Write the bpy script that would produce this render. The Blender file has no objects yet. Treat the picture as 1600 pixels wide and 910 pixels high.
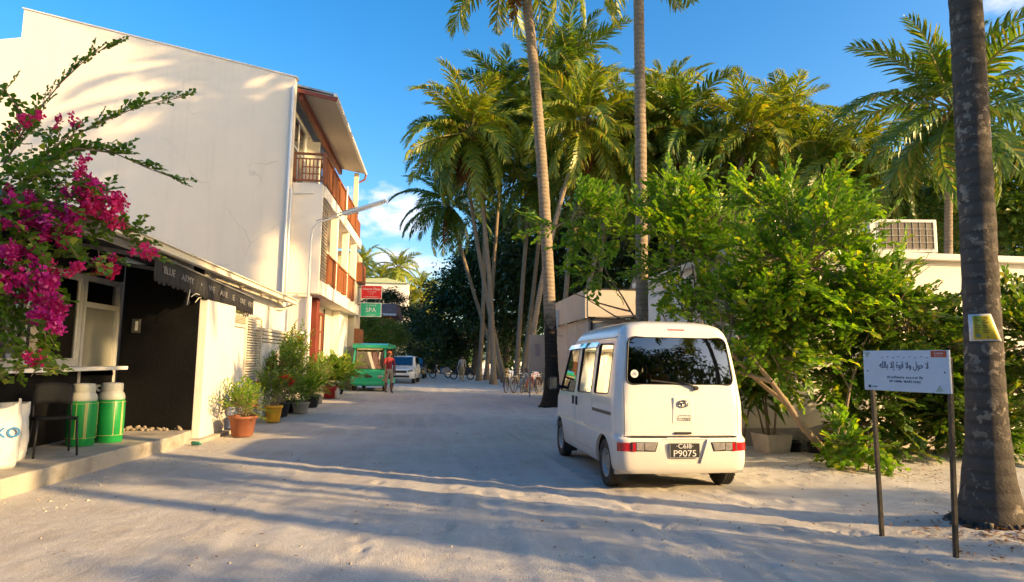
import bpy, bmesh, math, random
import numpy as np
from mathutils import Vector, Matrix, Euler
R = math.radians
scene = bpy.context.scene
COL = scene.collection
random.seed(7)

# ------------------------------------------------------------------ camera
cam_d = bpy.data.cameras.new('camera')
cam = bpy.data.objects.new('camera', cam_d)
COL.objects.link(cam)
_yaw, _pitch, _roll = R(6.56), R(6.15), R(0.8)
_r0 = Vector((math.cos(_yaw), -math.sin(_yaw), 0))
_f0 = Vector((math.sin(_yaw), math.cos(_yaw), 0))
_z = Vector((0, 0, 1))
_f = _f0 * math.cos(_pitch) + _z * math.sin(_pitch)
_u = -_f0 * math.sin(_pitch) + _z * math.cos(_pitch)
_r = _r0 * math.cos(_roll) + _u * math.sin(_roll)
_u2 = _u * math.cos(_roll) - _r0 * math.sin(_roll)
cam.matrix_world = Matrix(((_r.x, _u2.x, -_f.x, 0), (_r.y, _u2.y, -_f.y, 0), (_r.z, _u2.z, -_f.z, 1.45), (0, 0, 0, 1)))
cam_d.sensor_width = 36.0
cam_d.lens = 22.5
cam_d.clip_start = 0.05
cam_d.clip_end = 3000
scene.camera = cam

# ------------------------------------------------------------------ sun and sky
SUN_EL = 17.5
SUN_AZ = Vector((0.88, -0.475)).normalized()       # horizontal direction towards the sun
to_sun = Vector((SUN_AZ.x * math.cos(R(SUN_EL)), SUN_AZ.y * math.cos(R(SUN_EL)), math.sin(R(SUN_EL))))
sun_d = bpy.data.lights.new('sun', 'SUN')
sun_d.energy = 4.4
sun_d.angle = R(0.75)
sun_d.color = (1.0, 0.66, 0.29)
sun = bpy.data.objects.new('sun', sun_d)
COL.objects.link(sun)
sun.rotation_euler = to_sun.to_track_quat('Z', 'Y').to_euler()
sun.location = to_sun * 60

world = bpy.data.worlds.new('World')
scene.world = world
world.use_nodes = True
wn, wl = world.node_tree.nodes, world.node_tree.links
wn.clear()
def W(t, **k):
    n = wn.new(t)
    for a, b in k.items():
        setattr(n, a, b)
    return n
sky = W('ShaderNodeTexSky', sky_type='NISHITA')
sky.sun_disc = False
sky.sun_elevation = R(SUN_EL)
sky.sun_rotation = math.atan2(SUN_AZ.x, SUN_AZ.y)
sky.altitude = 0
sky.air_density = 1.0
sky.dust_density = 2.4
sky.ozone_density = 2.0
hsv = W('ShaderNodeHueSaturation')
hsv.inputs['Saturation'].default_value = 1.45
hsv.inputs['Value'].default_value = 1.0
wl.new(sky.outputs[0], hsv.inputs['Color'])
tc = W('ShaderNodeTexCoord')
# small fair-weather clouds scattered round the whole lower sky
CLOUDS = [(-11.4, 17.6, 2.6, 0.9), (-6.3, 13.6, 5.6, 2.2), (-5.6, 12.0, 4.6, 1.8), (-4.0, 8.2, 5.0, 1.9), (-9.5, 7.6, 5.0, 1.4),
          (-38, 31.0, 5, 1.6), (33, 10, 9, 2.0), (70, 13, 8, 2.4), (112, 9, 10, 2), (160, 12, 9, 2.5), (-75, 12, 10, 2.4), (-120, 10, 10, 2), (-160, 14, 8, 2.2), (48, 26, 6, 1.6)]
nz = W('ShaderNodeTexNoise'); nz.inputs['Scale'].default_value = 13; nz.inputs['Detail'].default_value = 7; nz.inputs['Roughness'].default_value = 0.58
mp = W('ShaderNodeMapping'); mp.inputs['Scale'].default_value = (1, 1, 1.9)
wl.new(tc.outputs['Generated'], mp.inputs['Vector']); wl.new(mp.outputs[0], nz.inputs['Vector'])
def wmath(op, a, b=None, c=None, clamp=False):
    n = W('ShaderNodeMath', operation=op); n.use_clamp = clamp
    for i, v in enumerate((a, b, c)):
        if v is None: continue
        if isinstance(v, (int, float)): n.inputs[i].default_value = v
        else: wl.new(v, n.inputs[i])
    return n.outputs[0]
sep = W('ShaderNodeSeparateXYZ'); wl.new(tc.outputs['Generated'], sep.inputs[0])
az_s = wmath('ARCTAN2', sep.outputs[0], sep.outputs[1])
el_s = wmath('ARCSINE', sep.outputs[2])
acc = None
for az, el, sa, se in CLOUDS:
    a = wmath('DIVIDE', wmath('SUBTRACT', az_s, R(az)), R(sa))
    e = wmath('DIVIDE', wmath('SUBTRACT', el_s, R(el)), R(se))
    g2 = wmath('ADD', wmath('MULTIPLY', a, a), wmath('MULTIPLY', e, e))
    ex = wmath('POWER', 2.718, wmath('MULTIPLY', g2, -1.0))
    acc = ex if acc is None else wmath('MAXIMUM', acc, ex)
cl = wmath('MULTIPLY', acc, wmath('ADD', 0.62, wmath('MULTIPLY', wmath('SUBTRACT', nz.outputs[0], 0.5), 3.4)))
cl = wmath('MULTIPLY', wmath('SUBTRACT', cl, 0.26), 2.0, clamp=True)
cl = wmath('MULTIPLY', cl, 0.78)
mx = W('ShaderNodeMix', data_type='RGBA')
wl.new(cl, mx.inputs['Factor']); wl.new(hsv.outputs[0], mx.inputs[6])
mx.inputs[7].default_value = (3.9, 3.75, 4.25, 1)
bg = W('ShaderNodeBackground'); bg.inputs['Strength'].default_value = 0.15
wl.new(mx.outputs[2], bg.inputs['Color'])
wo = W('ShaderNodeOutputWorld'); wl.new(bg.outputs[0], wo.inputs['Surface'])

vs = scene.view_settings
vs.view_transform = 'Standard'; vs.look = 'None'; vs.exposure = 1.19; vs.gamma = 1.0
vs.use_curve_mapping = False
scene.cycles.use_denoising = True
scene.cycles.max_bounces = 7
scene.cycles.diffuse_bounces = 3
scene.cycles.glossy_bounces = 3
scene.cycles.transparent_max_bounces = 10
scene.cycles.transmission_bounces = 4
scene.cycles.caustics_reflective = False
scene.cycles.caustics_refractive = False
scene.cycles.sample_clamp_indirect = 6.0
# ------------------------------------------------------------------ helpers
WM = {}                                             # root -> world matrix

class MB:
    """collects shapes and links them as one mesh object"""
    def __init__(s): s.v = []; s.f = []; s.m = []; s.s = []
    def add(s, vs, fs, mi=0, smooth=False, M=None):
        o = len(s.v)
        s.v += [tuple(M @ Vector(p)) for p in vs] if M is not None else [tuple(p) for p in vs]
        s.f += [tuple(i + o for i in f) for f in fs]
        s.m += [mi] * len(fs); s.s += [smooth] * len(fs)
        return s
    def box(s, x0, x1, y0, y1, z0, z1, mi=0, M=None):
        vs = [(x0,y0,z0),(x1,y0,z0),(x1,y1,z0),(x0,y1,z0),(x0,y0,z1),(x1,y0,z1),(x1,y1,z1),(x0,y1,z1)]
        return s.add(vs, [(0,3,2,1),(4,5,6,7),(0,1,5,4),(1,2,6,5),(2,3,7,6),(3,0,4,7)], mi, False, M)
    def bar(s, a, b, w, h, mi=0, up=(0,0,1)):
        a, b = Vector(a), Vector(b); d = (b - a).normalized(); up = Vector(up)
        if abs(d.dot(up)) > .97: up = Vector((1,0,0))
        x = d.cross(up).normalized() * (w/2); y = x.cross(d).normalized() * (h/2)
        vs = [a-x-y, a+x-y, a+x+y, a-x+y, b-x-y, b+x-y, b+x+y, b-x+y]
        return s.add(vs, [(0,1,2,3),(7,6,5,4),(0,4,5,1),(1,5,6,2),(2,6,7,3),(3,7,4,0)], mi)
    def tube(s, pts, rad, n=8, mi=0, cap=True, smooth=True):
        pts = [Vector(p) for p in pts]
        if isinstance(rad, (int, float)): rad = [rad] * len(pts)
        vs, fs = [], []
        t0 = (pts[1]-pts[0]).normalized()
        ref = Vector((0,0,1)) if abs(t0.z) < .9 else Vector((1,0,0))
        u = t0.cross(ref).normalized()
        for i, p in enumerate(pts):
            t = (pts[min(i+1, len(pts)-1)] - pts[max(i-1, 0)]).normalized()
            u = (u - t * u.dot(t)).normalized(); w = t.cross(u)
            for k in range(n):
                a = 2*math.pi*k/n
                vs.append(p + (u*math.cos(a) + w*math.sin(a)) * rad[i])
        for i in range(len(pts)-1):
            for k in range(n):
                k2 = (k+1) % n
                fs.append((i*n+k, i*n+k2, (i+1)*n+k2, (i+1)*n+k))
        s.add(vs, fs, mi, smooth)
        if cap:
            o = len(s.v) - len(vs)
            s.f += [tuple(o+k for k in range(n))[::-1], tuple(o+(len(pts)-1)*n+k for k in range(n))]
            s.m += [mi, mi]; s.s += [False, False]
        return s
    def lathe(s, prof, n=24, mi=0, M=None, smooth=True, cap=True):
        vs = [(r*math.cos(2*math.pi*k/n), r*math.sin(2*math.pi*k/n), z) for r, z in prof for k in range(n)]
        fs = [(i*n+k, i*n+(k+1)%n, (i+1)*n+(k+1)%n, (i+1)*n+k) for i in range(len(prof)-1) for k in range(n)]
        s.add(vs, fs, mi, smooth, M)
        if cap:
            o = len(s.v) - len(vs)
            s.f += [tuple(o+k for k in range(n))[::-1], tuple(o+(len(prof)-1)*n+k for k in range(n))]
            s.m += [mi, mi]; s.s += [False, False]
        return s
    def prism(s, poly, a, b, axis='y', mi=0, M=None):
        """poly of 2-d points extruded from a to b along axis (x: (y,z), y: (x,z), z: (x,y))"""
        f = {'x': lambda p, t: (t, p[0], p[1]), 'y': lambda p, t: (p[0], t, p[1]), 'z': lambda p, t: (p[0], p[1], t)}[axis]
        n = len(poly)
        vs = [f(p, a) for p in poly] + [f(p, b) for p in poly]
        fs = [tuple(range(n))[::-1], tuple(range(n, 2*n))] + [(i, (i+1) % n, n+(i+1) % n, n+i) for i in range(n)]
        return s.add(vs, fs, mi, False, M)
    def ell(s, c, r, n=12, m=8, mi=0, M=None):
        prof = [(math.sin(math.pi*i/m), -math.cos(math.pi*i/m)) for i in range(m+1)]
        vs = [(c[0]+r[0]*q*math.cos(2*math.pi*k/n), c[1]+r[1]*q*math.sin(2*math.pi*k/n), c[2]+r[2]*z) for q, z in prof for k in range(n)]
        fs = [(i*n+k, i*n+(k+1) % n, (i+1)*n+(k+1) % n, (i+1)*n+k) for i in range(m) for k in range(n)]
        return s.add(vs, fs, mi, True, M)
    def mesh(s, name, mats, bev=0, fixn=True):
        me = bpy.data.meshes.new(name)
        me.from_pydata(s.v, [], s.f)
        for m in (mats if isinstance(mats, (list, tuple)) else [mats]): me.materials.append(m)
        me.polygons.foreach_set('material_index', s.m)
        me.polygons.foreach_set('use_smooth', s.s)
        if fixn or bev:
            bm = bmesh.new(); bm.from_mesh(me)
            if bev:
                bmesh.ops.remove_doubles(bm, verts=bm.verts, dist=1e-5)
            if fixn: bmesh.ops.recalc_face_normals(bm, faces=bm.faces)
            if bev:
                es = [e for e in bm.edges if len(e.link_faces) == 2 and e.calc_face_angle(0) > R(35)]
                bmesh.ops.bevel(bm, geom=es, offset=bev, segments=2, profile=.5, affect='EDGES', clamp_overlap=True)
            bm.to_mesh(me); bm.free()
        me.update()
        return me
    def build(s, name, mats, parent=None, bev=0, world=True, fixn=True):
        if world and parent is not None and parent in WM:
            Mi = WM[parent].inverted(); s.v = [tuple(Mi @ Vector(p)) for p in s.v]
        return link(name, s.mesh(name, mats, bev, fixn), parent)

def link(name, me, parent=None, loc=None, rot=None, scale=None):
    o = bpy.data.objects.new(name, me); COL.objects.link(o)
    if parent is not None:
        o.parent = parent
        if parent in WM: WM[o] = WM[parent]
    if loc is not None: o.location = loc
    if rot is not None: o.rotation_euler = rot
    if scale is not None: o.scale = scale if hasattr(scale, '__len__') else (scale,)*3
    return o
def tag(o, label=None, cat=None, group=None, kind=None):
    if label: o['label'] = label
    if cat: o['category'] = cat
    if group: o['group'] = group
    if kind: o['kind'] = kind
    return o
def thing(name, label, cat, loc=(0,0,0), rz=0, group=None):
    o = bpy.data.objects.new(name, None); COL.objects.link(o)
    o.location = loc; o.rotation_euler = (0, 0, rz); o.empty_display_size = .2
    WM[o] = Matrix.Translation(loc) @ Matrix.Rotation(rz, 4, 'Z')
    return tag(o, label, cat, group)
def copy_tree(o, parent=None):
    c = o.copy(); COL.objects.link(c); c.parent = parent
    for ch in o.children: copy_tree(ch, c)
    return c
def rrect(x0, x1, z0, z1, r, n=5):
    out = []
    for cx, cz, a0 in ((x1-r, z1-r, 0), (x0+r, z1-r, 90), (x0+r, z0+r, 180), (x1-r, z0+r, 270)):
        for i in range(n+1):
            a = R(a0 + 90*i/n); out.append((cx + r*math.cos(a), cz + r*math.sin(a)))
    return out
def rpoly(pts, r, n=5):
    out = []; k = len(pts)
    for i in range(k):
        p, a, b = Vector(pts[i]), Vector(pts[i-1]), Vector(pts[(i+1) % k])
        da, db = (a-p).normalized(), (b-p).normalized()
        p0, p1 = p + da*r, p + db*r
        for j in range(n+1):
            t = j/n; q = p0*(1-t)**2 + p*2*t*(1-t) + p1*t*t; out.append((q.x, q.y))
    return out
def interp(tab, z):
    if z <= tab[0][0]: return tab[0][1]
    for (a, u), (b, v) in zip(tab, tab[1:]):
        if z <= b: return u + (v-u)*(z-a)/(b-a)
    return tab[-1][1]
def text_mesh(body, size, mat, depth=.004, align='CENTER', name='lettering'):
    c = bpy.data.curves.new('txt', 'FONT'); c.body = body; c.size = size; c.extrude = depth/2
    c.align_x = align; c.align_y = 'CENTER'; c.resolution_u = 4
    o = bpy.data.objects.new('txt', c); COL.objects.link(o)
    me = bpy.data.meshes.new_from_object(o.evaluated_get(bpy.context.evaluated_depsgraph_get()))
    bpy.data.objects.remove(o); bpy.data.curves.remove(c)
    me.materials.clear(); me.materials.append(mat); me.name = name
    return me
def place_text(me, name, origin, xdir, updir, parent, sx=1, sy=1):
    """put a text mesh with its x along xdir and its y along updir (world)"""
    x, y = Vector(xdir).normalized(), Vector(updir).normalized(); z = x.cross(y)
    M = Matrix(((x.x*sx, y.x*sy, z.x, origin[0]), (x.y*sx, y.y*sy, z.y, origin[1]), (x.z*sx, y.z*sy, z.z, origin[2]), (0,0,0,1)))
    if parent in WM: M = WM[parent].inverted() @ M
    me.transform(M)
    return link(name, me, parent)
_rng = np.random.RandomState(3)
_lat = _rng.rand(256, 256)
def vnoise(x, y, s):
    x = np.asarray(x)*s; y = np.asarray(y)*s
    xi, yi = np.floor(x).astype(int), np.floor(y).astype(int); fx, fy = x-xi, y-yi
    fx = fx*fx*(3-2*fx); fy = fy*fy*(3-2*fy)
    g = lambda a, b: _lat[a % 256, b % 256]
    return (g(xi,yi)*(1-fx)+g(xi+1,yi)*fx)*(1-fy) + (g(xi,yi+1)*(1-fx)+g(xi+1,yi+1)*fx)*fy - .5

# ------------------------------------------------------------------ materials
MATS = {}
def nodes_of(name):
    m = bpy.data.materials.new(name); m.use_nodes = True; MATS[name] = m
    nt = m.node_tree
    return m, nt.nodes, nt.links, nt.nodes['Principled BSDF']
def nn(N, t, **k):
    n = N.new(t)
    for a, b in k.items():
        if a.startswith('i_'): n.inputs[a[2:].replace('_', ' ')].default_value = b
        else: setattr(n, a, b)
    return n
def rgb(c): return (c[0], c[1], c[2], 1)
def mixc(N, L, fac, a, b, blend='MIX'):
    n = nn(N, 'ShaderNodeMix', data_type='RGBA', blend_type=blend)
    for s, v in ((n.inputs[0], fac), (n.inputs[6], a), (n.inputs[7], b)):
        if isinstance(v, (int, float)): s.default_value = v
        elif isinstance(v, tuple): s.default_value = rgb(v)
        else: L.new(v, s)
    return n.outputs[2]
def ramp(N, L, src, a, b, va=0., vb=1.):
    n = nn(N, 'ShaderNodeMapRange'); n.clamp = True
    n.inputs[1].default_value = a; n.inputs[2].default_value = b; n.inputs[3].default_value = va; n.inputs[4].default_value = vb
    L.new(src, n.inputs[0]); return n.outputs[0]
def coords(N, L, scale=(1,1,1)):
    t = nn(N, 'ShaderNodeTexCoord'); mpn = nn(N, 'ShaderNodeMapping'); mpn.inputs['Scale'].default_value = scale
    L.new(t.outputs['Object'], mpn.inputs[0]); return mpn.outputs[0]
def noise(N, L, vec, scale, detail=4, rough=.55, dist=0):
    n = nn(N, 'ShaderNodeTexNoise', i_Scale=scale, i_Detail=detail, i_Roughness=rough, i_Distortion=dist)
    L.new(vec, n.inputs['Vector']); return n.outputs[0]
def mat(name, col, rough=.7, var=.12, scale=2.5, bump=0., bscale=30, metal=0., col2=None, stretch=(1,1,1), dirt=None, dirt_amt=.5, dscale=1.2, coat=0, obj=0., spec=.5):
    m, N, L, P = nodes_of(name)
    v = coords(N, L, stretch)
    c2 = col2 or tuple(min(1, c*(1+var)) for c in col)
    c1 = tuple(c*(1-var) for c in col) if col2 is None else col
    out = mixc(N, L, ramp(N, L, noise(N, L, v, scale, 6), .3, .7), c1, c2)
    if dirt:
        d = ramp(N, L, noise(N, L, v, dscale, 8, .65, .6), .5, .72, 0, dirt_amt)
        out = mixc(N, L, d, out, dirt)
    if obj:
        oi = nn(N, 'ShaderNodeObjectInfo')
        h = nn(N, 'ShaderNodeHueSaturation'); L.new(out, h.inputs['Color'])
        L.new(ramp(N, L, oi.outputs['Random'], 0, 1, 1-obj, 1+obj), h.inputs['Value']); out = h.outputs[0]
    L.new(out, P.inputs['Base Color'])
    P.inputs['Roughness'].default_value = rough; P.inputs['Metallic'].default_value = metal
    P.inputs['Specular IOR Level'].default_value = spec
    if coat: P.inputs['Coat Weight'].default_value = coat; P.inputs['Coat Roughness'].default_value = .05
    if bump:
        b = nn(N, 'ShaderNodeBump', i_Strength=bump, i_Distance=.02)
        L.new(noise(N, L, v, bscale, 5), b.inputs['Height']); L.new(b.outputs[0], P.inputs['Normal'])
    return m
def leaf(name, c1, c2, c3=None, trans=.38, gloss=.45, rough=.45):
    """foliage: colour varies from leaf to leaf; light shines through"""
    m, N, L, P = nodes_of(name)
    g = nn(N, 'ShaderNodeNewGeometry'); oi = nn(N, 'ShaderNodeObjectInfo')
    a = nn(N, 'ShaderNodeMath', operation='ADD'); L.new(g.outputs['Random Per Island'], a.inputs[0]); L.new(oi.outputs['Random'], a.inputs[1])
    f = nn(N, 'ShaderNodeMath', operation='FRACT'); L.new(a.outputs[0], f.inputs[0])
    out = mixc(N, L, f.outputs[0], c1, c2)
    if c3: out = mixc(N, L, ramp(N, L, f.outputs[0], .86, .93), out, c3)
    L.new(out, P.inputs['Base Color']); P.inputs['Roughness'].default_value = rough; P.inputs['Specular IOR Level'].default_value = gloss
    t = nn(N, 'ShaderNodeBsdfTranslucent')
    L.new(mixc(N, L, 1.0, out, (1.6, 1.5, .5), 'MULTIPLY'), t.inputs['Color'])
    mxs = nn(N, 'ShaderNodeMixShader'); mxs.inputs[0].default_value = trans
    L.new(P.outputs[0], mxs.inputs[1]); L.new(t.outputs[0], mxs.inputs[2])
    L.new(mxs.outputs[0], N['Material Output'].inputs['Surface'])
    return m
def glass(name, tint=(.55,.6,.6), base=.12, rough=.02):
    m, N, L, P = nodes_of(name); N.remove(P)
    t = nn(N, 'ShaderNodeBsdfTransparent'); t.inputs[0].default_value = rgb(tint)
    gl = nn(N, 'ShaderNodeBsdfGlossy'); gl.inputs['Roughness'].default_value = rough; gl.inputs['Color'].default_value = (.95,.97,1,1)
    lw = nn(N, 'ShaderNodeFresnel', i_IOR=1.5)
    mx_ = nn(N, 'ShaderNodeMixShader'); L.new(ramp(N, L, lw.outputs[0], 0, 1, base*.4, 1), mx_.inputs[0])
    L.new(t.outputs[0], mx_.inputs[1]); L.new(gl.outputs[0], mx_.inputs[2]); L.new(mx_.outputs[0], N['Material Output'].inputs['Surface'])
    return m
# ------------------------------------------------------------------ ground
def axis(lo, hi, step, out_lo, out_hi, grow=1.13):
    a = list(np.arange(lo, hi+1e-6, step)); s = step; x = hi
    while x < out_hi: s *= grow; x += s; a.append(x)
    s = step; x = lo; b = []
    while x > out_lo: s *= grow; x -= s; b.append(x)
    return np.array(b[::-1] + a)
def gauss(d, w): return np.exp(-(d/w)**2)
TRACKS = [(7.5, 9.6, 5.35, 185, 262, 1.), (7.5, 9.6, 4.0, 190, 262, 1.), (-6.0, 2.6, 8.6, 8, 40, .9), (-6.0, 2.6, 9.95, 10, 38, .9), (1.0, -2.6, 8.3, 62, 100, .8), (4.2, 12.5, 7.0, 225, 290, .9), (-60, 5, 60.6, -4, 8, .6), (-60, 5, 62.0, -4, 8, .6), (-60, 6, 58.2, -4, 8, .5), (9.5, 11.0, 7.6, 200, 250, .8)]
def ground_h(x, y):
    x = np.asarray(x, float); y = np.asarray(y, float)
    near = np.exp(-(np.maximum(0, y-6)/22)**2)
    h = .014*vnoise(x, y, .55) + .007*vnoise(x+31, y+7, 1.7) + .007*vnoise(x+3, y+77, 5.0) + .007*vnoise(x+13, y+27, 11.0) + .0055*vnoise(x+5, y+9, 23.0)*near
    h = h*(.35+.65*near)
    # wheel ruts worn along the street
    for c, ph in ((-1.7, .3), (-.15, .5), (.9, 1.2), (2.1, 2.), (3.3, .1)):
        d = x - (c + .18*np.sin(y*.22+ph))
        h = h - .009*gauss(d, .16) + .005*gauss(d-.27, .12) + .005*gauss(d+.27, .12)
    # a curving track where cars swing round towards the van
    for off in (0, 1.35):
        cy = 4.1 + off*.55 - .10*(x-1.5)**2*.25
        h = h + np.where((x > -.5) & (x < 6), -.007*gauss(y-cy, .13) + .005*gauss(y-cy-.2, .1), 0)
    # low ridge of swept sand that runs across the street
    h = h + .012*gauss((y - (6.55 - .47*(x-1.0) + .05*np.sin(x*2.2))), .28)*(x > -2.2)*(x < 4.6)
    # sand heaped against the roots and the house wall
    h = h + .16*gauss(np.hypot((x-7.1)/1.5, (y-9.2)/.65), 1) + .10*gauss(np.hypot((x-8.6)/1.2, (y-8.7)/.8), 1)
    h = h + .07*gauss(np.hypot((x-4.9)/.9, (y-5.1)/.75), 1) + .10*gauss(np.hypot((x-3.45)/1.1, (y-19.)/1.1), 1)
    h = h + .05*gauss(x-5.2, .7)*(y > 3)*(y < 15)
    # tyre prints: curved tracks with tread bars pressed into the sand
    for cx, cy, r_, a0, a1, dp in TRACKS:
        dx, dy = x-cx, y-cy; rr = np.hypot(dx, dy); an = np.degrees(np.arctan2(dy, dx)); d = rr-r_
        on = np.exp(-(d/.085)**6)*(an > a0)*(an < a1)
        tread = np.sin(np.radians(an)*r_*6.2832/.105 + np.sign(d)*1.2 + d*22)
        h = h - on*(.008*dp - .0075*tread*dp) + .006*dp*(gauss(d-.13, .05)+gauss(d+.13, .05))*(an > a0)*(an < a1)
    # trodden footprints by the sign
    rs = np.random.RandomState(11)
    for k in range(90):
        fx, fy = rs.uniform(-1.0, 5.6), rs.uniform(3.6, 8.6)
        h = h - .012*gauss(np.hypot((x-fx)/.055, (y-fy)/.10), 1) + .005*gauss(np.hypot((x-fx)/.085, (y-fy)/.15)-1.1, .3)
    flat = 1/(1+np.exp(-(x+4.0)*9))                          # level under the buildings on the left
    return h*np.where(y < 34, flat, 1)
xs = axis(-4.9, 6.4, .036, -700, 700, 1.16); ys = axis(3.2, 9.6, .036, -220, 1100, 1.10)
GX, GY = np.meshgrid(xs, ys)
GZ = ground_h(GX, GY)
gv = np.stack([GX, GY, GZ], -1).reshape(-1, 3)
nx, ny = len(xs), len(ys)
idx = np.arange(nx*ny).reshape(ny, nx)
gf = np.stack([idx[:-1, :-1], idx[:-1, 1:], idx[1:, 1:], idx[1:, :-1]], -1).reshape(-1, 4)
gme = bpy.data.meshes.new('ground')
gme.from_pydata(gv.tolist(), [], gf.tolist())
gme.polygons.foreach_set('use_smooth', [True]*len(gme.polygons))
m, N, L, P = nodes_of('coral_sand')
v = coords(N, L)
n1 = noise(N, L, v, .35, 6, .6, .4); n2 = noise(N, L, v, 2.2, 6, .6); n3 = noise(N, L, v, 26, 4, .7); n4 = noise(N, L, v, 130, 2, .6)
c = mixc(N, L, ramp(N, L, n1, .36, .66), (.53, .495, .445), (.65, .625, .585))
c = mixc(N, L, ramp(N, L, n2, .46, .68, 0, .5), c, (.46, .40, .33))
c = mixc(N, L, ramp(N, L, n3, .58, .78, 0, .35), c, (.66, .62, .57))
c = mixc(N, L, ramp(N, L, n4, .63, .74, 0, .5), c, (.24, .20, .165))
vl = coords(N, L, (3.2, .22, 1))                                    # sweep and tyre streaks along the street
c = mixc(N, L, ramp(N, L, noise(N, L, vl, 1.6, 6, .6, .3), .46, .66, 0, .7), c, (.63, .60, .56))
L.new(c, P.inputs['Base Color']); P.inputs['Roughness'].default_value = .95; P.inputs['Specular IOR Level'].default_value = .1
b1 = nn(N, 'ShaderNodeBump', i_Strength=.5, i_Distance=.03); L.new(n3, b1.inputs['Height'])
b2 = nn(N, 'ShaderNodeBump', i_Strength=.8, i_Distance=.014); L.new(n4, b2.inputs['Height']); L.new(b1.outputs[0], b2.inputs['Normal'])
wv = nn(N, 'ShaderNodeTexWave', i_Scale=5.2, i_Distortion=9.0, i_Detail=2.0); wv.inputs['Detail Scale'].default_value = .8
wr = nn(N, 'ShaderNodeMapping'); wr.inputs['Rotation'].default_value = (0, 0, R(28)); L.new(v, wr.inputs[0]); L.new(wr.outputs[0], wv.inputs['Vector'])
wm_ = nn(N, 'ShaderNodeMath', operation='MULTIPLY'); L.new(wv.outputs[1], wm_.inputs[0]); L.new(ramp(N, L, noise(N, L, v, .8, 2), .60, .70), wm_.inputs[1])
b3 = nn(N, 'ShaderNodeBump', i_Strength=.12, i_Distance=.03); L.new(wm_.outputs[0], b3.inputs['Height']); L.new(b2.outputs[0], b3.inputs['Normal'])
L.new(b3.outputs[0], P.inputs['Normal'])
gme.materials.append(m)
ground = bpy.data.objects.new('ground', gme); COL.objects.link(ground)
tag(ground, 'pale rutted coral sand of the village street', kind='structure')

# ------------------------------------------------------------------ shared materials
PLASTER = mat('white_plaster', (.78, .73, .65), .85, .05, .9, .25, 60, dirt=(.55, .50, .43), dirt_amt=.35, dscale=.55)
# hairline cracks and rendering joints on the big gable
m, N, L, P = nodes_of('cracked_plaster')
v = coords(N, L); vz = coords(N, L, (1.6, 1, .12))
c = mixc(N, L, ramp(N, L, noise(N, L, v, .45, 7, .6), .35, .7), (.83, .74, .61), (.76, .68, .56))
c = mixc(N, L, ramp(N, L, noise(N, L, vz, 2.1, 6, .65, .2), .52, .74, 0, .28), c, (.60, .53, .44))
vo = nn(N, 'ShaderNodeTexVoronoi', feature='DISTANCE_TO_EDGE', i_Scale=.42)
nd = nn(N, 'ShaderNodeTexNoise', i_Scale=2.2, i_Detail=6.0); L.new(v, nd.inputs[0])
vm = nn(N, 'ShaderNodeVectorMath', operation='ADD'); sc_ = nn(N, 'ShaderNodeVectorMath', operation='SCALE'); sc_.inputs['Scale'].default_value = .35
L.new(nd.outputs[1], sc_.inputs[0]); L.new(v, vm.inputs[0]); L.new(sc_.outputs[0], vm.inputs[1]); L.new(vm.outputs[0], vo.inputs['Vector'])
ck = ramp(N, L, vo.outputs['Distance'], .002, .008, 1, 0)
cm = nn(N, 'ShaderNodeMath', operation='MULTIPLY'); L.new(ck, cm.inputs[0]); L.new(ramp(N, L, noise(N, L, v, .5, 2), .5, .58, 0, .32), cm.inputs[1])
c = mixc(N, L, cm.outputs[0], c, (.42, .38, .33))
L.new(c, P.inputs['Base Color']); P.inputs['Roughness'].default_value = .88; P.inputs['Specular IOR Level'].default_value = .25
b = nn(N, 'ShaderNodeBump', i_Strength=.25, i_Distance=.02); L.new(noise(N, L, v, 7, 6, .65), b.inputs['Height']); L.new(b.outputs[0], P.inputs['Normal'])
GABLE = m
CREAM = mat('cream_paint', (.72, .66, .53), .8, .06, 1.2, .15, 50, dirt=(.5, .43, .33), dirt_amt=.3)
BLACKP = mat('black_painted_plaster', (.0038, .0040, .0050), .62, .3, 1.5, .3, 18, dirt=(.010, .0095, .009), dirt_amt=.6, spec=.2, dscale=1.4)
CONC = mat('worn_concrete', (.42, .38, .32), .9, .14, 3, .45, 45, dirt=(.13, .11, .09), dirt_amt=.75, dscale=1.9)
ALU = mat('aluminium_frame', (.58, .57, .54), .42, .05, 6, metal=.35)
WHITE = mat('white_enamel', (.76, .75, .72), .45, .04, 4, dirt=(.5, .46, .4), dirt_amt=.25, dscale=3)
WOOD = mat('orange_stained_wood', (.25, .082, .024), .5, .2, 3, .2, 40, stretch=(2, 2, 9), obj=.18)
REDW = mat('red_brown_timber', (.20, .045, .025), .55, .2, 3, .15, 40)
SLATW = mat('grey_weathered_slats', (.30, .25, .19), .8, .2, 5, .3, 60, obj=.15)
TIN = mat('painted_corrugated_tin', (.66, .62, .52), .5, .1, 2, .1, 30, metal=.15, dirt=(.36, .27, .18), dirt_amt=.5, dscale=1.6, obj=.06)
ROOFG = mat('grey_roof_metal', (.40, .40, .40), .45, .1, 3, metal=.5, dirt=(.25, .2, .16))
DARK = mat('dark_interior', (.02, .02, .02), .8, .2, 3)
BLACKM = mat('black_metal', (.02, .02, .02), .45, .2, 8)
GREYM = mat('galvanised_steel', (.42, .43, .44), .4, .12, 9, metal=.7)
CANVAS = mat('black_canvas', (.022, .022, .026), .75, .2, 6, .2, 80)
CANVASG = mat('faded_canvas_top', (.16, .16, .18), .8, .15, 5, .2, 80)
WHITEP = mat('white_print', (.72, .72, .72), .7, .03, 8)
GLASS = glass('window_glass', (.42, .47, .47), .35)
DGLASS = glass('tinted_glass', (.045, .05, .05), .35)
RUST = mat('rusty_iron', (.16, .075, .035), .8, .3, 8, .3, 50)
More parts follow.
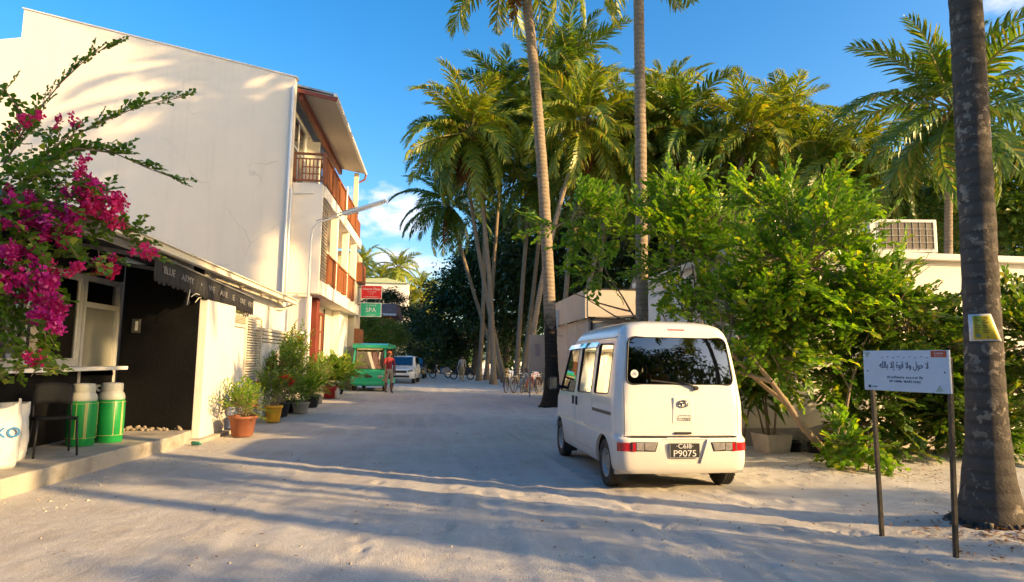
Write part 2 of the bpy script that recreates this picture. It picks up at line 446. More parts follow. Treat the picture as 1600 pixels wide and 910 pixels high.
# ------------------------------------------------------------------ snack shop with black porch
shop = thing('snack_shop', 'low snack shop with black porch walls, aluminium window and corrugated roof', 'shop', (-5.35, 11.6, 0))
XW, YP = -5.35, 11.6
b = MB()                                            # window wall, built round its openings
b.box(XW-.2, XW, 3.0, 11.55, 0, 1.19); b.box(XW-.2, XW, 3.0, 7.75, 1.19, 3.35); b.box(XW-.2, XW, 7.75, 11.55, 2.68, 3.35)
b.build('window_wall', BLACKP, shop)
MB().box(XW, -4.11, YP, YP+.15, 0, 3.0).build('porch_wall', BLACKP, shop)
MB().box(-10.5, -4.28, YP+.152, 19.2, 0, 3.02).build('back_room', PLASTER, shop)
MB().box(-9.8, XW-.22, 3.2, YP-.05, .16, .2).build('shop_floor', DARK, shop)
MB().box(-9.9, -9.7, 3.0, YP, 0, 3.3).build('rear_wall', DARK, shop)
MB().box(-4.109, -3.97, YP, 13.15, 0, 2.42).build('white_pier', PLASTER, shop, bev=.01)
# window: frame, mullions, panes, door with transom
def frame_rect(name, x, y0, y1, z0, z1, t, d, parent, m_=None):
    q = MB(); q.box(x-d/2, x+d/2, y0, y1, z0, z0+t); q.box(x-d/2, x+d/2, y0, y1, z1-t, z1)
    q.box(x-d/2, x+d/2, y0, y0+t, z0+t, z1-t); q.box(x-d/2, x+d/2, y1-t, y1, z0+t, z1-t)
    return q.build(name, m_ or ALU, parent, bev=.004)
win = frame_rect('window', XW-.05, 7.75, 10.36, 1.27, 2.66, .07, .10, shop)
for y0, y1, dx in ((7.82, 9.12, -.02), (9.06, 10.29, .02)):
    frame_rect('sash', XW-.05+dx, y0, y1, 1.34, 2.59, .045, .03, win)
    MB().box(XW-.053+dx, XW-.047+dx, y0+.045, y1-.045, 1.385, 2.545).build('pane', GLASS, win)
dr = frame_rect('side_door', XW-.05, 10.37, 11.5, .2, 2.66, .08, .11, shop)
MB().box(XW-.10, XW, 10.45, 11.42, 2.17, 2.25).build('transom_bar', ALU, dr)
MB().box(XW-.10, XW, 10.45, 11.42, 1.12, 1.18).build('mid_rail', ALU, dr)
MB().box(XW-.053, XW-.047, 10.45, 11.42, 2.25, 2.58).build('pane', GLASS, dr)
MB().box(XW-.053, XW-.047, 10.45, 11.42, 1.18, 2.17).build('pane', mat('frosted_glass', (.20, .20, .17), .25, .1, 3), dr)
MB().box(XW-.053, XW-.047, 10.45, 11.42, .28, 1.12).build('door_panel', ALU, dr)
MB().box(XW-.30, XW+.30, 5.2, 11.28, 1.205, 1.262).build('counter', WHITE, shop, bev=.008)
MB().box(XW+.02, XW+.05, 6.0, 6.2, .9, 1.2).build('bracket', BLACKM, shop)
q = MB(); q.box(-5.18, -5.04, YP-.03, YP, 1.82, 2.06); q.build('switch_box', mat('grey_plastic', (.08, .08, .08), .5, .05), shop, bev=.008)
MB().box(-5.12, -5.075, YP-.036, YP-.031, 1.86, 2.02).build('switch_plate', WHITE, shop)
# corrugated roof: every sheet its own piece
def corr_sheet(w, waves, run, rise, amp=.022, seg=4):
    vs, fs = [], []; n = waves*seg
    for i in range(n+1):
        y = w*i/n; dz = amp*math.cos(2*math.pi*i/seg)
        vs += [(0, y, dz), (-run, y, dz+rise)]
    fs = [(2*i, 2*i+1, 2*i+3, 2*i+2) for i in range(n)]
    return vs, fs
sv, sf = corr_sheet(.87, 7, 6.6, 1.35)
sheet_me = MB().add(sv, sf, 0, True).mesh('roof_sheet', TIN, fixn=False)
for k in range(13):
    o = link('roof_sheet', sheet_me, shop)
    o.location = Vector((-3.92, 7.45+.82*k, 3.03 + .006*(k % 2))) - Vector((-5.35, 11.6, 0))
q = MB(); q.bar((-3.90, 7.45, 2.97), (-3.90, 18.15, 2.93), .06, .13); q.bar((-3.855, 7.45, 3.025), (-3.855, 18.15, 2.985), .05, .02)
q.bar((-3.86, 7.45, 2.92), (-3.86, 18.15, 2.88), .03, .02); q.build('gutter', CREAM, shop, bev=.004)
MB().box(-10.0, -5.5, 2.9, 7.44, 3.36, 3.5).build('rear_roof', TIN, shop)
for k in range(7):
    MB().bar((-4.0, 7.6+1.65*k, 2.93), (-6.4, 7.6+1.65*k, 3.46), .06, .10).build('rafter', CREAM, shop)
MB().bar((-4.28, 7.5, 2.955), (-4.28, 18.1, 2.915), .08, .07).build('purlin', CREAM, shop)
q = MB(); q.tube([(-3.95, 18.0, 2.86), (-4.2, 17.95, 2.74), (-4.28, 17.4, 2.70)], .04, 8); q.build('eave_pipe', CREAM, shop)

# the louvred shutters along the street wall
def louvre(name, y0, y1, z0, z1, x, label, cat, n):
    t = thing(name, label, cat, (x, (y0+y1)/2, 0))
    q = MB(); q.box(x-.02, x+.02, y0, y0+.04, z0, z1); q.box(x-.02, x+.02, y1-.04, y1, z0, z1); q.box(x-.02, x+.02, y0+.04, y1-.04, z1-.05, z1)
    q.box(x-.02, x+.02, y0+.04, y1-.04, z0, z0+.05)
    q.build('frame', CREAM, t, bev=.003)
    me = MB().add([(-.022, 0, .012), (.022, 0, -.014), (.022, y1-y0-.08, -.014), (-.022, y1-y0-.08, .012), (-.022, 0, .018), (.022, 0, -.008), (.022, y1-y0-.08, -.008), (-.022, y1-y0-.08, .018)],
                 [(0,1,2,3),(7,6,5,4),(0,4,5,1),(1,5,6,2),(2,6,7,3),(3,7,4,0)]).mesh('slat', SLATL)
    for k in range(n):
        z = z0+.07 + (z1-z0-.14)*k/(n-1)
        link('slat', me, t, loc=(0, y0+.04-(y0+y1)/2, z))
    return t
SLATL = mat('cream_louvre_slats', (.62, .57, .45), .6, .1, 4, obj=.12)
louvre('louvre_strip', 13.16, 13.42, .1, 2.30, -4.14, 'narrow cream louvre strip between the white pier and white panel', 'shutter', 34)
louvre('louvre_shutter', 14.42, 15.66, .1, 2.36, -4.12, 'tall cream louvred shutter behind the terracotta pots', 'shutter', 38)
louvre('louvre_header', 13.46, 14.40, 2.06, 2.34, -4.13, 'short louvre grille above the white street panel', 'shutter', 5)
t = thing('street_panel', 'white plastered panel between louvre strip and louvred shutter', 'wall', (-4.2, 13.9, 0))
MB().box(-4.26, -4.13, 13.43, 14.40, 0, 2.04).build('panel', PLASTER, t, bev=.008)
t = thing('light_box', 'pale yellow sign box under the end of the black awning', 'light box', (-4.1, 13.9, 2.38))
MB().box(-4.22, -4.04, 13.46, 14.40, 2.36, 2.60, ).build('box', mat('yellow_acrylic', (.72, .66, .30), .4, .08, 5), t, bev=.01)
MB().box(-4.038, -4.034, 13.90, 13.93, 2.36, 2.60).build('divider', SLATL, t)
# low boundary wall with ribbed top
fence = thing('boundary_wall', 'white panelled boundary wall with ribbed top behind the flower pots', 'wall', (-4.15, 18, 0))
for k in range(4):
    y0 = 15.72 + k*1.22
    MB().box(-4.22, -4.10, y0, y0+1.16, 0, 1.78).build('panel', PLASTER, fence, bev=.008)
    MB().box(-4.19, -4.12, y0+1.16, y0+1.22, 0, 1.78).build('joint', CREAM, fence)
for k in range(4):
    MB().box(-4.24, -4.07, 15.70, 20.66, 1.80+.085*k, 1.855+.085*k).build('rib', CREAM, fence, bev=.006)
MB().box(-4.20, -4.12, 15.72, 20.6, 1.78, 2.13).build('backing', SLATW, fence)
MB().tube([(-4.02, 20.75, .02), (-4.02, 20.75, 2.0), (-4.03, 20.68, 2.13), (-4.1, 20.5, 2.18), (-4.1, 19.9, 2.18)], .035, 10).build('end_pipe', WHITE, fence)

# ------------------------------------------------------------------ platform
pl = MB()
pts = [(-5.6, 3.0), (-4.30, 3.0), (-4.27, 7.2), (-4.16, 9.4), (-4.02, 10.6), (-4.08, 11.55), (-5.6, 11.62)]
pl.prism(pts, -.1, .2, 'z')
plat = pl.build('shop_platform', CONC, bev=.02); tag(plat, 'worn concrete platform in front of the black shop', kind='structure')
pl2 = MB(); pl2.prism([(-4.16, 11.3), (-3.86, 11.35), (-3.80, 13.1), (-4.10, 13.1), (-4.1, 11.56)], -.05, .06, 'z')
tag(pl2.build('shop_step', CONC, bev=.015), 'low concrete lip at the foot of the white pier', kind='structure')

# ------------------------------------------------------------------ awning with printed valance
AWP = mat('faded_white_print', (.22, .22, .22), .8, .3, 25)
aw = thing('shop_awning', 'black scalloped awning with white lettering over the shop porch', 'awning', (-4.0, 12.0, 2.5))
AY0, AY1, AX = 9.5, 14.45, -4.0
def az_(y): return 2.86 - .16*(y-AY0)/(AY1-AY0)              # top edge sags towards the far end
q = MB(); nseg = 34; vs = []; fs = []
for i in range(nseg*6+1):
    y = AY0 + (AY1-AY0)*i/(nseg*6); ph = (i/6) % 1
    drop = .33 + .055*math.sqrt(max(0, 1-(2*ph-1)**2)) - .02*((i//6) % 3 == 0)
    wob = .012*math.sin(y*5)
    vs += [(AX+wob, y, az_(y)), (AX+wob*1.5+.004, y, az_(y)-drop)]
for i in range(nseg*6): fs.append((2*i, 2*i+1, 2*i+3, 2*i+2))
q.add(vs, fs, 0, True); val = q.build('valance', CANVAS, aw, fixn=False)
sd = val.modifiers.new('s', 'SOLIDIFY'); sd.thickness = .006
q = MB(); q.prism([(AX-.02, 0), (AX+.02, 0), (AX+.02, .075), (AX-.02, .10)], 0, 1, 'y')
q = MB(); vs = []; 
for i in range(2):
    y = (AY0, AY1)[i]
    vs += [(AX-.03, y, az_(y)-.005), (AX+.02, y, az_(y)-.005), (AX+.02, y, az_(y)+.02), (AX-.16, y, az_(y)+.10), (AX-.20, y, az_(y)+.08)]
q.add(vs, [(0,1,2,3,4), (9,8,7,6,5)] + [(i, (i+1) % 5, 5+(i+1) % 5, 5+i) for i in range(5)]); q.build('canopy_edge', CANVASG, aw)
for yy in (AY0+.02, AY0+1.7, AY1-1.7, AY1-.05):
    MB().bar((AX-.02, yy, az_(yy)-.03), (-5.33, yy, az_(yy)+.16), .04, .06).build('arm', GREYM, aw)
q = MB(); q.add([(AX-.16, AY0, az_(AY0)+.09), (-5.33, AY0, az_(AY0)+.30), (-5.33, AY1, az_(AY1)+.34), (-4.32, AY1, az_(AY1)+.10), (AX-.16, AY1, az_(AY1)+.09)], [(0,1,2,3,4)])
cn = q.build('canopy', CANVAS, aw, fixn=False); s2 = cn.modifiers.new('s', 'SOLIDIFY'); s2.thickness = .008
for wd, y0, y1 in (("'BLUE", 9.72, 10.14), ('ARMY', 10.40, 10.90), ('\u2022', 11.2, 11.3), ('WE', 11.60, 11.92), ('ARE', 12.2, 12.62), ('E', 12.92, 13.05), ('ONE', 13.40, 13.75), ('VOICE', 13.95, 14.32)):
    me = text_mesh(wd, .15, AWP, .004)
    xs_ = [p.co.x for p in me.vertices]; w = max(xs_)-min(xs_); sx = (y1-y0)/w if wd != '\u2022' else 1
    yc = (y0+y1)/2; slope = -.16/(AY1-AY0)
    place_text(me, 'lettering', (AX+.026, yc, az_(yc)-.17), (0, 1, slope), (0, 0, 1), aw, sx, 1.0)
q = MB()
for a, b_ in (((AX+.03, 10.75, 2.50), (AX+.05, 10.62, 2.25)), ((AX, 10.9, 2.40), (AX+.02, 11.2, 2.46)), ((AX-.02, 11.15, 2.33), (AX-.02, 11.4, 2.43))):
    q.tube([a, tuple((Vector(a)+Vector(b_))/2 + Vector((0, .02, .04))), b_], .009, 5)
q.build('loose_rope', mat('pale_rope', (.62, .58, .48), .8, .1), aw)
MB().lathe([(.02, 0), (.05, .05), (.03, .13), (.012, .2)], 12, M=Matrix.Translation((AX-.1, 11.0, 2.26))).build('porch_lamp', BLACKM, aw)

# ------------------------------------------------------------------ guest house
gh = thing('guest_house', 'three storey white guest house with tall blank gable and orange wooden balconies', 'building', (-8, 20, 0))
gable = [(-4.65, 0), (-4.65, 10.22), (-12.72, 11.84), (-12.72, 10.93), (-17.5, 10.05), (-17.5, 0)]
MB().prism(gable, 20.0, 20.25, 'y').build('gable_wall', GABLE, gh)
MB().prism([(-4.60, 10.235), (-12.76, 11.875), (-12.76, 11.845), (-4.60, 10.195)], 19.97, 20.28, 'y').build('coping', PLASTER, gh)
MB().box(-16, -4.9, 20.26, 31, 0, 9.6).build('house_body', PLASTER, gh)
# roof plane and eave
RX0, RZ0, RX1, RZ1 = -3.42, 9.80, -12.6, 11.62
q = MB(); vs = [(RX0, 20.26, RZ0), (RX1, 20.26, RZ1), (RX1, 29.0, RZ1), (RX0, 29.0, RZ0)]
q.add(vs + [(x, y, z+.06) for x, y, z in vs], [(3,2,1,0), (4,5,6,7), (0,1,5,4), (1,2,6,5), (2,3,7,6), (3,0,4,7)]); roof = q.build('roof', ROOFG, gh)
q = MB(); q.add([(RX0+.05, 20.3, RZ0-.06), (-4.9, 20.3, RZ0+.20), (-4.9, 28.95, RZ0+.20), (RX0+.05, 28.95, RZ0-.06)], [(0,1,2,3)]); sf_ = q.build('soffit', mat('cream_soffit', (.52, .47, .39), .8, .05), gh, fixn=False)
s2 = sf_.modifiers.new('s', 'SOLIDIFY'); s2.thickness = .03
MB().bar((RX0+.02, 20.3, RZ0-.13), (-4.64, 20.3, RZ0+.11), .07, .12).build('verge_beam', REDW, gh)
MB().bar((-4.55, 20.4, 9.78), (-4.55, 28.9, 9.78), .14, .24).build('wall_plate', REDW, gh)
q = MB(); q.bar((RX0-.03, 20.2, RZ0-.01), (RX0-.03, 29.05, RZ0-.01), .10, .10); q.build('gutter', WHITE, gh, bev=.006)
for k in range(36): MB().bar((RX0+.035, 20.35+.24*k, RZ0-.08), (RX0+.035, 20.45+.24*k, RZ0-.08), .03, .07).build('gutter_clip', WHITE, gh)
MB().tube([(RX0, 28.9, RZ0-.1), (RX0-.05, 28.95, RZ0-.3), (-3.9, 28.95, RZ0-.55), (-3.95, 28.95, 7.0)], .045, 8).build('drain_pipe', REDW, gh)
# near end: camera-facing wing wall, storey slabs
MB().box(-4.66, -3.72, 20.29, 20.47, 3.42, 6.90).build('wing_wall', PLASTER, gh)
MB().box(-4.66, -3.98, 20.31, 20.47, 0, 3.40).build('wing_base', PLASTER, gh)
for nm, z0, z1 in (('balcony_slab', 6.50, 6.88), ('balcony_slab', 3.40, 3.84)):
    MB().box(-4.88, -3.66, 20.48, 30.2, z0, z1).build(nm, PLASTER, gh, bev=.012)
MB().box(-4.3, -3.95, 20.2, 20.30, 3.30, 3.40).build('ledge', CREAM, gh)
for y in (23.4, 26.2, 28.7):
    MB().box(-3.95, -3.70, y, y+.26, 3.84, 6.50).build('column', PLASTER, gh, bev=.01)
for y in (28.72,):
    MB().box(-3.92, -3.72, y, y+.16, 6.88, 9.72).build('column', CREAM, gh, bev=.01)
for y0 in (21.9, 24.3, 27.0):
    MB().box(-4.93, -4.86, y0-.1, y0+1.2, 3.84, 5.95).build('balcony_door', SLATW, gh)
# slatted screen on the middle storey
scr = MB().box(-3.76, -3.74, 20.50, 21.5, 3.86, 6.48).build('screen', SLATW, gh)
me = MB().box(0, .03, 0, 1.0, 0, .07).mesh('screen_slat', SLATW)
for k in range(24): link('screen_slat', me, scr, loc=Vector((-3.74, 20.50, 3.90+.107*k)) - Vector((-8, 20, 0)))
# upper windows with frames and panes
for y0, w in ((20.62, 2.1), (23.2, 1.2), (25.4, 2.2)):
    wn_ = frame_rect('window', -4.84, y0, y0+w, 7.0, 9.35, .07, .1, gh, WHITE)
    MB().box(-4.86, -4.82, y0+w/2-.03, y0+w/2+.03, 7.07, 9.28).build('mullion', WHITE, wn_)
    MB().box(-4.86, -4.82, y0+.07, y0+w-.07, 8.30, 8.36).build('transom', WHITE, wn_)
    for a, b_ in ((y0+.07, y0+w/2-.03), (y0+w/2+.03, y0+w-.07)):
        MB().box(-4.845, -4.84, a, b_, 7.07, 8.30).build('pane', GLASS, wn_); MB().box(-4.845, -4.84, a, b_, 8.36, 9.28).build('pane', GLASS, wn_)
MB().box(-4.80, -4.35, 22.85, 22.90, 7.0, 9.1).build('shutter_leaf', CREAM, gh)
MB().box(-4.899, -4.88, 20.6, 29, 6.88, 9.6).build('inner_wall', CREAM, gh)
# railings: every baluster its own piece
bal_me = MB().box(-.016, .016, -.042, .042, 0, .80).mesh('baluster', WOOD, bev=.004)
def railing(zb, y0, y1, x, ends=True):
    r_ = MB(); r_.bar((x, y0, zb+.98), (x, y1, zb+.98), .09, .06); r_.bar((x, y0, zb+.12), (x, y1, zb+.12), .06, .06); r_.bar((x, y0, zb+.86), (x, y1, zb+.86), .04, .04)
    if ends: r_.bar((x, y0, zb+.98), (-4.64, y0, zb+.98), .09, .06); r_.bar((x, y0, zb+.12), (-4.64, y0, zb+.12), .06, .06); r_.bar((x, y0, zb+.82), (-4.64, y0, zb+.82), .04, .04)
    rail = r_.build('balcony_railing', WOOD, gh, bev=.006)
    n = int((y1-y0)/.125)
    for k in range(n+1):
        y = y0 + (y1-y0)*k/n
        if k % 12 == 0:
            MB().box(x-.05, x+.05, y-.05, y+.05, zb, zb+1.02).build('newel_post', WOOD, rail)
        else: link('baluster', bal_me, rail, loc=Vector((x, y, zb+.12)) - Vector((-8, 20, 0)))
    if ends:
        for k in range(1, 8):
            o = link('baluster', bal_me, rail, loc=Vector((x-.115*k, y0, zb+.10)) - Vector((-8, 20, 0)), rot=(0, 0, R(90)), scale=(1, .45, .92))
        for zz in (.34, .56): MB().bar((x-.15, y0, zb+zz), (x-.72, y0, zb+zz), .03, .035).build('cross_rail', WOOD, rail)
        MB().box(-4.64, -4.58, y0-.03, y0+.03, zb, zb+1.0).build('newel_post', WOOD, rail)
railing(6.88, 20.34, 28.7, -3.70)
railing(3.84, 21.55, 23.35, -3.70, False); railing(3.84, 23.7, 26.15, -3.70, False); railing(3.84, 26.5, 28.65, -3.70, False)
MB().tube([(-3.60, 24.68, 6.5), (-3.60, 24.68, 8.0)], .035, 8).build('white_post', WHITE, gh)
# ground floor
MB().box(-4.86, -4.42, 20.48, 30.0, 0, 3.39).build('ground_wall', CREAM, gh)
MB().box(-4.41, -3.95, 21.55, 22.0, 0, 3.39).build('red_column', REDW, gh, bev=.01)
MB().box(-4.41, -4.36, 20.55, 21.5, 0, 3.2).build('dark_doorway', REDW, gh)
gd = frame_rect('glazed_door', -4.36, 22.35, 24.9, .1, 3.1, .09, .1, gh, REDW)
for k in range(1, 4): MB().box(-4.40, -4.33, 22.35+.64*k-.03, 22.35+.64*k+.03, .19, 3.01).build('stile', REDW, gd)
for zz in (1.0, 1.7, 2.4): MB().box(-4.395, -4.335, 22.44, 24.81, zz-.025, zz+.025).build('rail', REDW, gd)
MB().box(-4.368, -4.362, 22.44, 24.81, .19, 3.01).build('pane', mat('curtained_pane', (.42, .36, .26), .3, .15, 2), gd)
MB().box(-4.40, -4.36, 25.4, 25.46, .1, 3.3).build('cable_duct', DARK, gh)
MB().box(-4.41, -4.10, 27.4, 30.0, 0, 3.39).build('far_pier', PLASTER, gh, bev=.01)
MB().box(-4.43, -4.30, 25.0, 30.0, .02, 1.1).build('plinth', mat('tan_plinth', (.48, .42, .34), .8, .1), gh)
# pipes on the gable end
for x, r_, z0, z1 in ((-4.70, .045, .0, 9.9), (-4.60, .03, 2.2, 6.6)):
    MB().tube([(x, 19.94, z0), (x, 19.94, z1)], r_, 8).build('drain_pipe', WHITE, gh)
MB().tube([(-3.93, 20.18, 0), (-3.93, 20.18, 3.3)], .055, 10).build('drain_pipe', WHITE, gh)
MB().bar((-4.55, 20.26, 6.55), (-3.98, 20.26, 6.58), .03, .03).build('conduit', WHITE, gh)
# lower far bay
MB().box(-4.88, -3.85, 30.22, 32.4, 0, 6.4).build('far_bay', mat('beige_render', (.50, .43, .33), .85, .1, 1.5, .2), gh)
for z in (7.2, 4.1): MB().box(-3.84, -3.62, 30.3, 32.2, z-2.2, z-1.3).build('far_balcony', WOOD, gh)
MB().box(-4.4, -3.72, 28.9, 30.1, 6.88, 7.7).build('far_balcony', WOOD, gh, bev=.01)

# ------------------------------------------------------------------ tube street lamp
lp = thing('street_lamp', 'white pole with a long tube lamp arm over the street', 'street lamp', (-3.62, 18.3, 0))
MB().tube([(-3.62, 18.3, 0), (-3.60, 18.25, 4.75), (-3.56, 18.2, 5.05), (-3.38, 18.1, 5.2), (-2.6, 17.9, 5.44)], [.035, .03, .026, .022, .02], 10).build('pole', WHITE, lp)
q = MB(); q.bar((-2.72, 17.92, 5.42), (-1.50, 17.55, 5.77), .13, .07); q.build('lamp_housing', WHITE, lp, bev=.012)
MB().tube([(-2.62, 17.88, 5.39), (-1.58, 17.57, 5.69)], .028, 8).build('tube', WHITE, lp)
MB().tube([(-3.45, 18.1, 5.24), (-2.3, 17.8, 5.62)], .012, 6).build('stay', GREYM, lp)

# ------------------------------------------------------------------ two hanging signs
def greek_row(name, c, xd, up, width, h, m_, parent, seed=1, rise=.3):
    rg = random.Random(seed); xd, up = Vector(xd).normalized(), Vector(up).normalized(); nrm = xd.cross(up); x = -width/2; q = MB(); c = Vector(c)
    while x < width/2:
        w = h*rg.uniform(.3, .75)
        for k in range(2):
            a = c + xd*(x+rg.uniform(0, w*.5)) + up*(h*rg.uniform(-.5, -.1)); b_ = a + xd*rg.uniform(.1, .5)*w + up*h*rg.uniform(.3, .8)
            q.bar(a, b_, h*.16, .002, up=nrm)
        q.bar(c + xd*x - up*h*.4, c + xd*(x+w*.8) - up*h*.4, h*.16, .002, up=nrm)
        x += w*1.15
        if rg.random() < .18: x += h*.6
    return q.build(name, m_, parent)
def hang_sign(name, z0, z1, colr, label, lines, cat='sign'):
    t = thing(name, label, cat, (-3.2, 31.0, z0))
    MB().box(-3.68, -2.70, 30.97, 31.03, z0, z1).build('frame', WHITE, t, bev=.008)
    MB().box(-3.65, -2.73, 30.955, 30.969, z0+.03, z1-.03).build('face', colr, t)
    for s_, h_, dz in lines:
        if s_.startswith('#'):                       # rows too small to read
            greek_row('small_print', (-3.19, 30.951, (z0+z1)/2+dz), (1, 0, 0), (0, 0, 1), int(s_[1:])*.01, h_, WHITEP, t); continue
        place_text(text_mesh(s_, h_, WHITEP), 'lettering', (-3.19, 30.951, (z0+z1)/2+dz), (1, 0, 0), (0, 0, 1), t)
    MB().bar((-3.9, 31.0, z1-.1), (-3.66, 31.0, z1-.1), .03, .03).build('bracket', BLACKM, t)
hang_sign('hanging_sign', 4.25, 4.90, mat('red_sign_face', (.62, .015, .02), .5, .04), 'red hanging sign with white Nuevo Pizza lettering', (('Nuevo Pizza', .165, .15), ('#42', .05, .02), ('#22', .05, -.08), ('#74', .055, -.22)))
hang_sign('hanging_sign', 3.40, 4.07, mat('green_sign_face', (.02, .40, .24), .5, .04), 'green hanging sign reading SPA under the red one', (('#50', .07, .21), ('SPA', .30, -.02), ('#40', .045, -.25)))
t = thing('sign_hanger', 'thin steel hanger joining the red and green signs', 'bracket', (-3.25, 31, 4.07))
for x in (-3.4, -2.98): MB().bar((x, 31.0, 4.066), (x, 31.0, 4.254), .02, .02).build('rod', GREYM, t)

# ------------------------------------------------------------------ houses farther along
bh = thing('brown_house', 'brown walled house with grey hipped roof behind the green shuttle', 'house', (-6, 45, 0))
MB().box(-10, -3.35, 45, 52, 0, 4.5).build('wall', mat('brown_render', (.24, .12, .075), .85, .12, 1.5, .2), bh)
q = MB(); q.add([(-10.5, 44.4, 4.5), (-2.85, 44.4, 4.5), (-2.85, 52.6, 4.5), (-10.5, 52.6, 4.5), (-8.5, 47.5, 5.25), (-2.6+-.3, 45.2, 5.25), (-2.9, 50, 5.25), (-8.5, 50, 5.25)], [(0,1,5,4), (1,2,6,5), (2,3,7,6), (3,0,4,7), (4,5,6,7), (3,2,1,0)])
q.build('roof', mat('grey_brown_roofing', (.17, .12, .12), .8, .15, 3), bh)
MB().bar((-10.5, 44.38, 4.42), (-2.85, 44.38, 4.42), .1, .14).build('gutter', mat('pale_blue_gutter', (.45, .52, .60), .5, .05), bh)
MB().box(-3.34, -3.30, 45.8, 47, .9, 2.4).build('window', DARK, bh)
for k in range(5): MB().bar((-3.1, 44.0+.4*k, 0), (-3.1, 44.0+.4*k, 1.6-.25*k), .06, .06).build('stair_post', WHITE, bh)
wb = thing('white_block', 'plain white upper storey rising behind the dark trees with palms beside', 'building', (-7, 80, 0))
MB().box(-10.5, -3.75, 80, 88, 0, 10.7).build('wall', PLASTER, wb)
q = MB(); q.prism([(-10.8, 10.702), (-3.6, 10.702), (-6.5, 11.3), (-10.8, 11.1)], 79.7, 88.3, 'y'); q.build('roof', mat('pale_green_roof', (.36, .42, .25), .7, .1), wb)
MB().box(-8.6, -7.4, 79.96, 80, 7.6, 9.2).build('window', DARK, wb)
# ------------------------------------------------------------------ white kei van
VANW = mat('white_car_paint', (.80, .78, .74), .28, .015, 2, coat=.6, dirt=(.62, .56, .48), dirt_amt=.25, dscale=1.1)
_m, _N, _L, _P = VANW, VANW.node_tree.nodes, VANW.node_tree.links, VANW.node_tree.nodes['Principled BSDF']
_src = _P.inputs['Base Color'].links[0].from_socket                       # road dust on the lower panels
_tc = nn(_N, 'ShaderNodeTexCoord'); _sp = nn(_N, 'ShaderNodeSeparateXYZ'); _L.new(_tc.outputs['Object'], _sp.inputs[0])
_dn = nn(_N, 'ShaderNodeMath', operation='MULTIPLY_ADD'); _L.new(noise(_N, _L, _tc.outputs['Object'], 2.2, 6, .6), _dn.inputs[0]); _dn.inputs[1].default_value = -.22; _L.new(_sp.outputs[2], _dn.inputs[2])
_dm = ramp(_N, _L, _dn.outputs[0], -.05, .60, .72, 0)
_L.new(mixc(_N, _L, _dm, _src, (.40, .34, .27)), _P.inputs['Base Color']); _L.new(ramp(_N, _L, _dm, 0, .5, .24, .6), _P.inputs['Roughness'])
RUBBER = mat('tyre_rubber', (.022, .021, .020), .85, .2, 9, .3, 60, dirt=(.20, .17, .13), dirt_amt=.45, dscale=6)
BPLAST = mat('black_plastic', (.016, .016, .017), .5, .15, 6)
RIM = mat('steel_rim', (.36, .36, .36), .45, .1, 8, metal=.6, dirt=(.3, .25, .19), dirt_amt=.5, dscale=9)
REDL = mat('red_lens', (.42, .008, .010), .15, .1, 20, coat=1)
CLEARL = mat('clear_lens', (.34, .31, .28), .12, .2, 25, coat=1, metal=.2)
CHROME = mat('chrome', (.30, .30, .30), .2, .05, 5, metal=1)
SEATM = mat('tan_seat_cloth', (.30, .21, .13), .85, .15, 6)
REDC = mat('orange_red_curtain', (.42, .07, .02), .8, .2, 4)
van = thing('white_van', 'white boxy kei van parked by the shrubs, rear plate P9075', 'van', (2.765, 7.02, 0), R(1.6))
VL = Matrix.Identity(4)
def vb(q, name, mats, parent=None, bev=0): return q.build(name, mats, parent or van, bev=bev, world=False)
w_t = [(.22,.715),(.25,.758),(.30,.776),(.42,.784),(.60,.786),(.64,.775),(.9,.78),(1.02,.775),(1.10,.762),(1.3,.738),(1.5,.712),(1.62,.694),(1.70,.678),(1.76,.661),(1.82,.635),(1.87,.592),(1.905,.52),(1.93,.42),(1.945,.29)]
yr_t = [(.22,.035),(.25,.012),(.30,.002),(.42,0),(.585,0),(.60,.02),(.615,.05),(.9,.052),(1.2,.075),(1.5,.12),(1.66,.15),(1.74,.168),(1.80,.188),(1.86,.235),(1.90,.31),(1.93,.43),(1.945,.58)]
yf_t = [(.22,3.25),(.3,3.34),(.45,3.39),(.7,3.37),(.88,3.32),(.95,3.22),(1.2,2.98),(1.5,2.71),(1.68,2.54),(1.78,2.42),(1.86,2.25),(1.91,2.05),(1.945,1.75)]
zlev = [.22,.25,.28,.32,.37,.44,.52,.575,.59,.60,.612,.63,.68,.74,.80,.86,.92,.96,1.0,1.04,1.08,1.12,1.18,1.24,1.30,1.36,1.42,1.48,1.54,1.60,1.65,1.69,1.72,1.75,1.78,1.81,1.84,1.862,1.882,1.90,1.915,1.928,1.938,1.944]
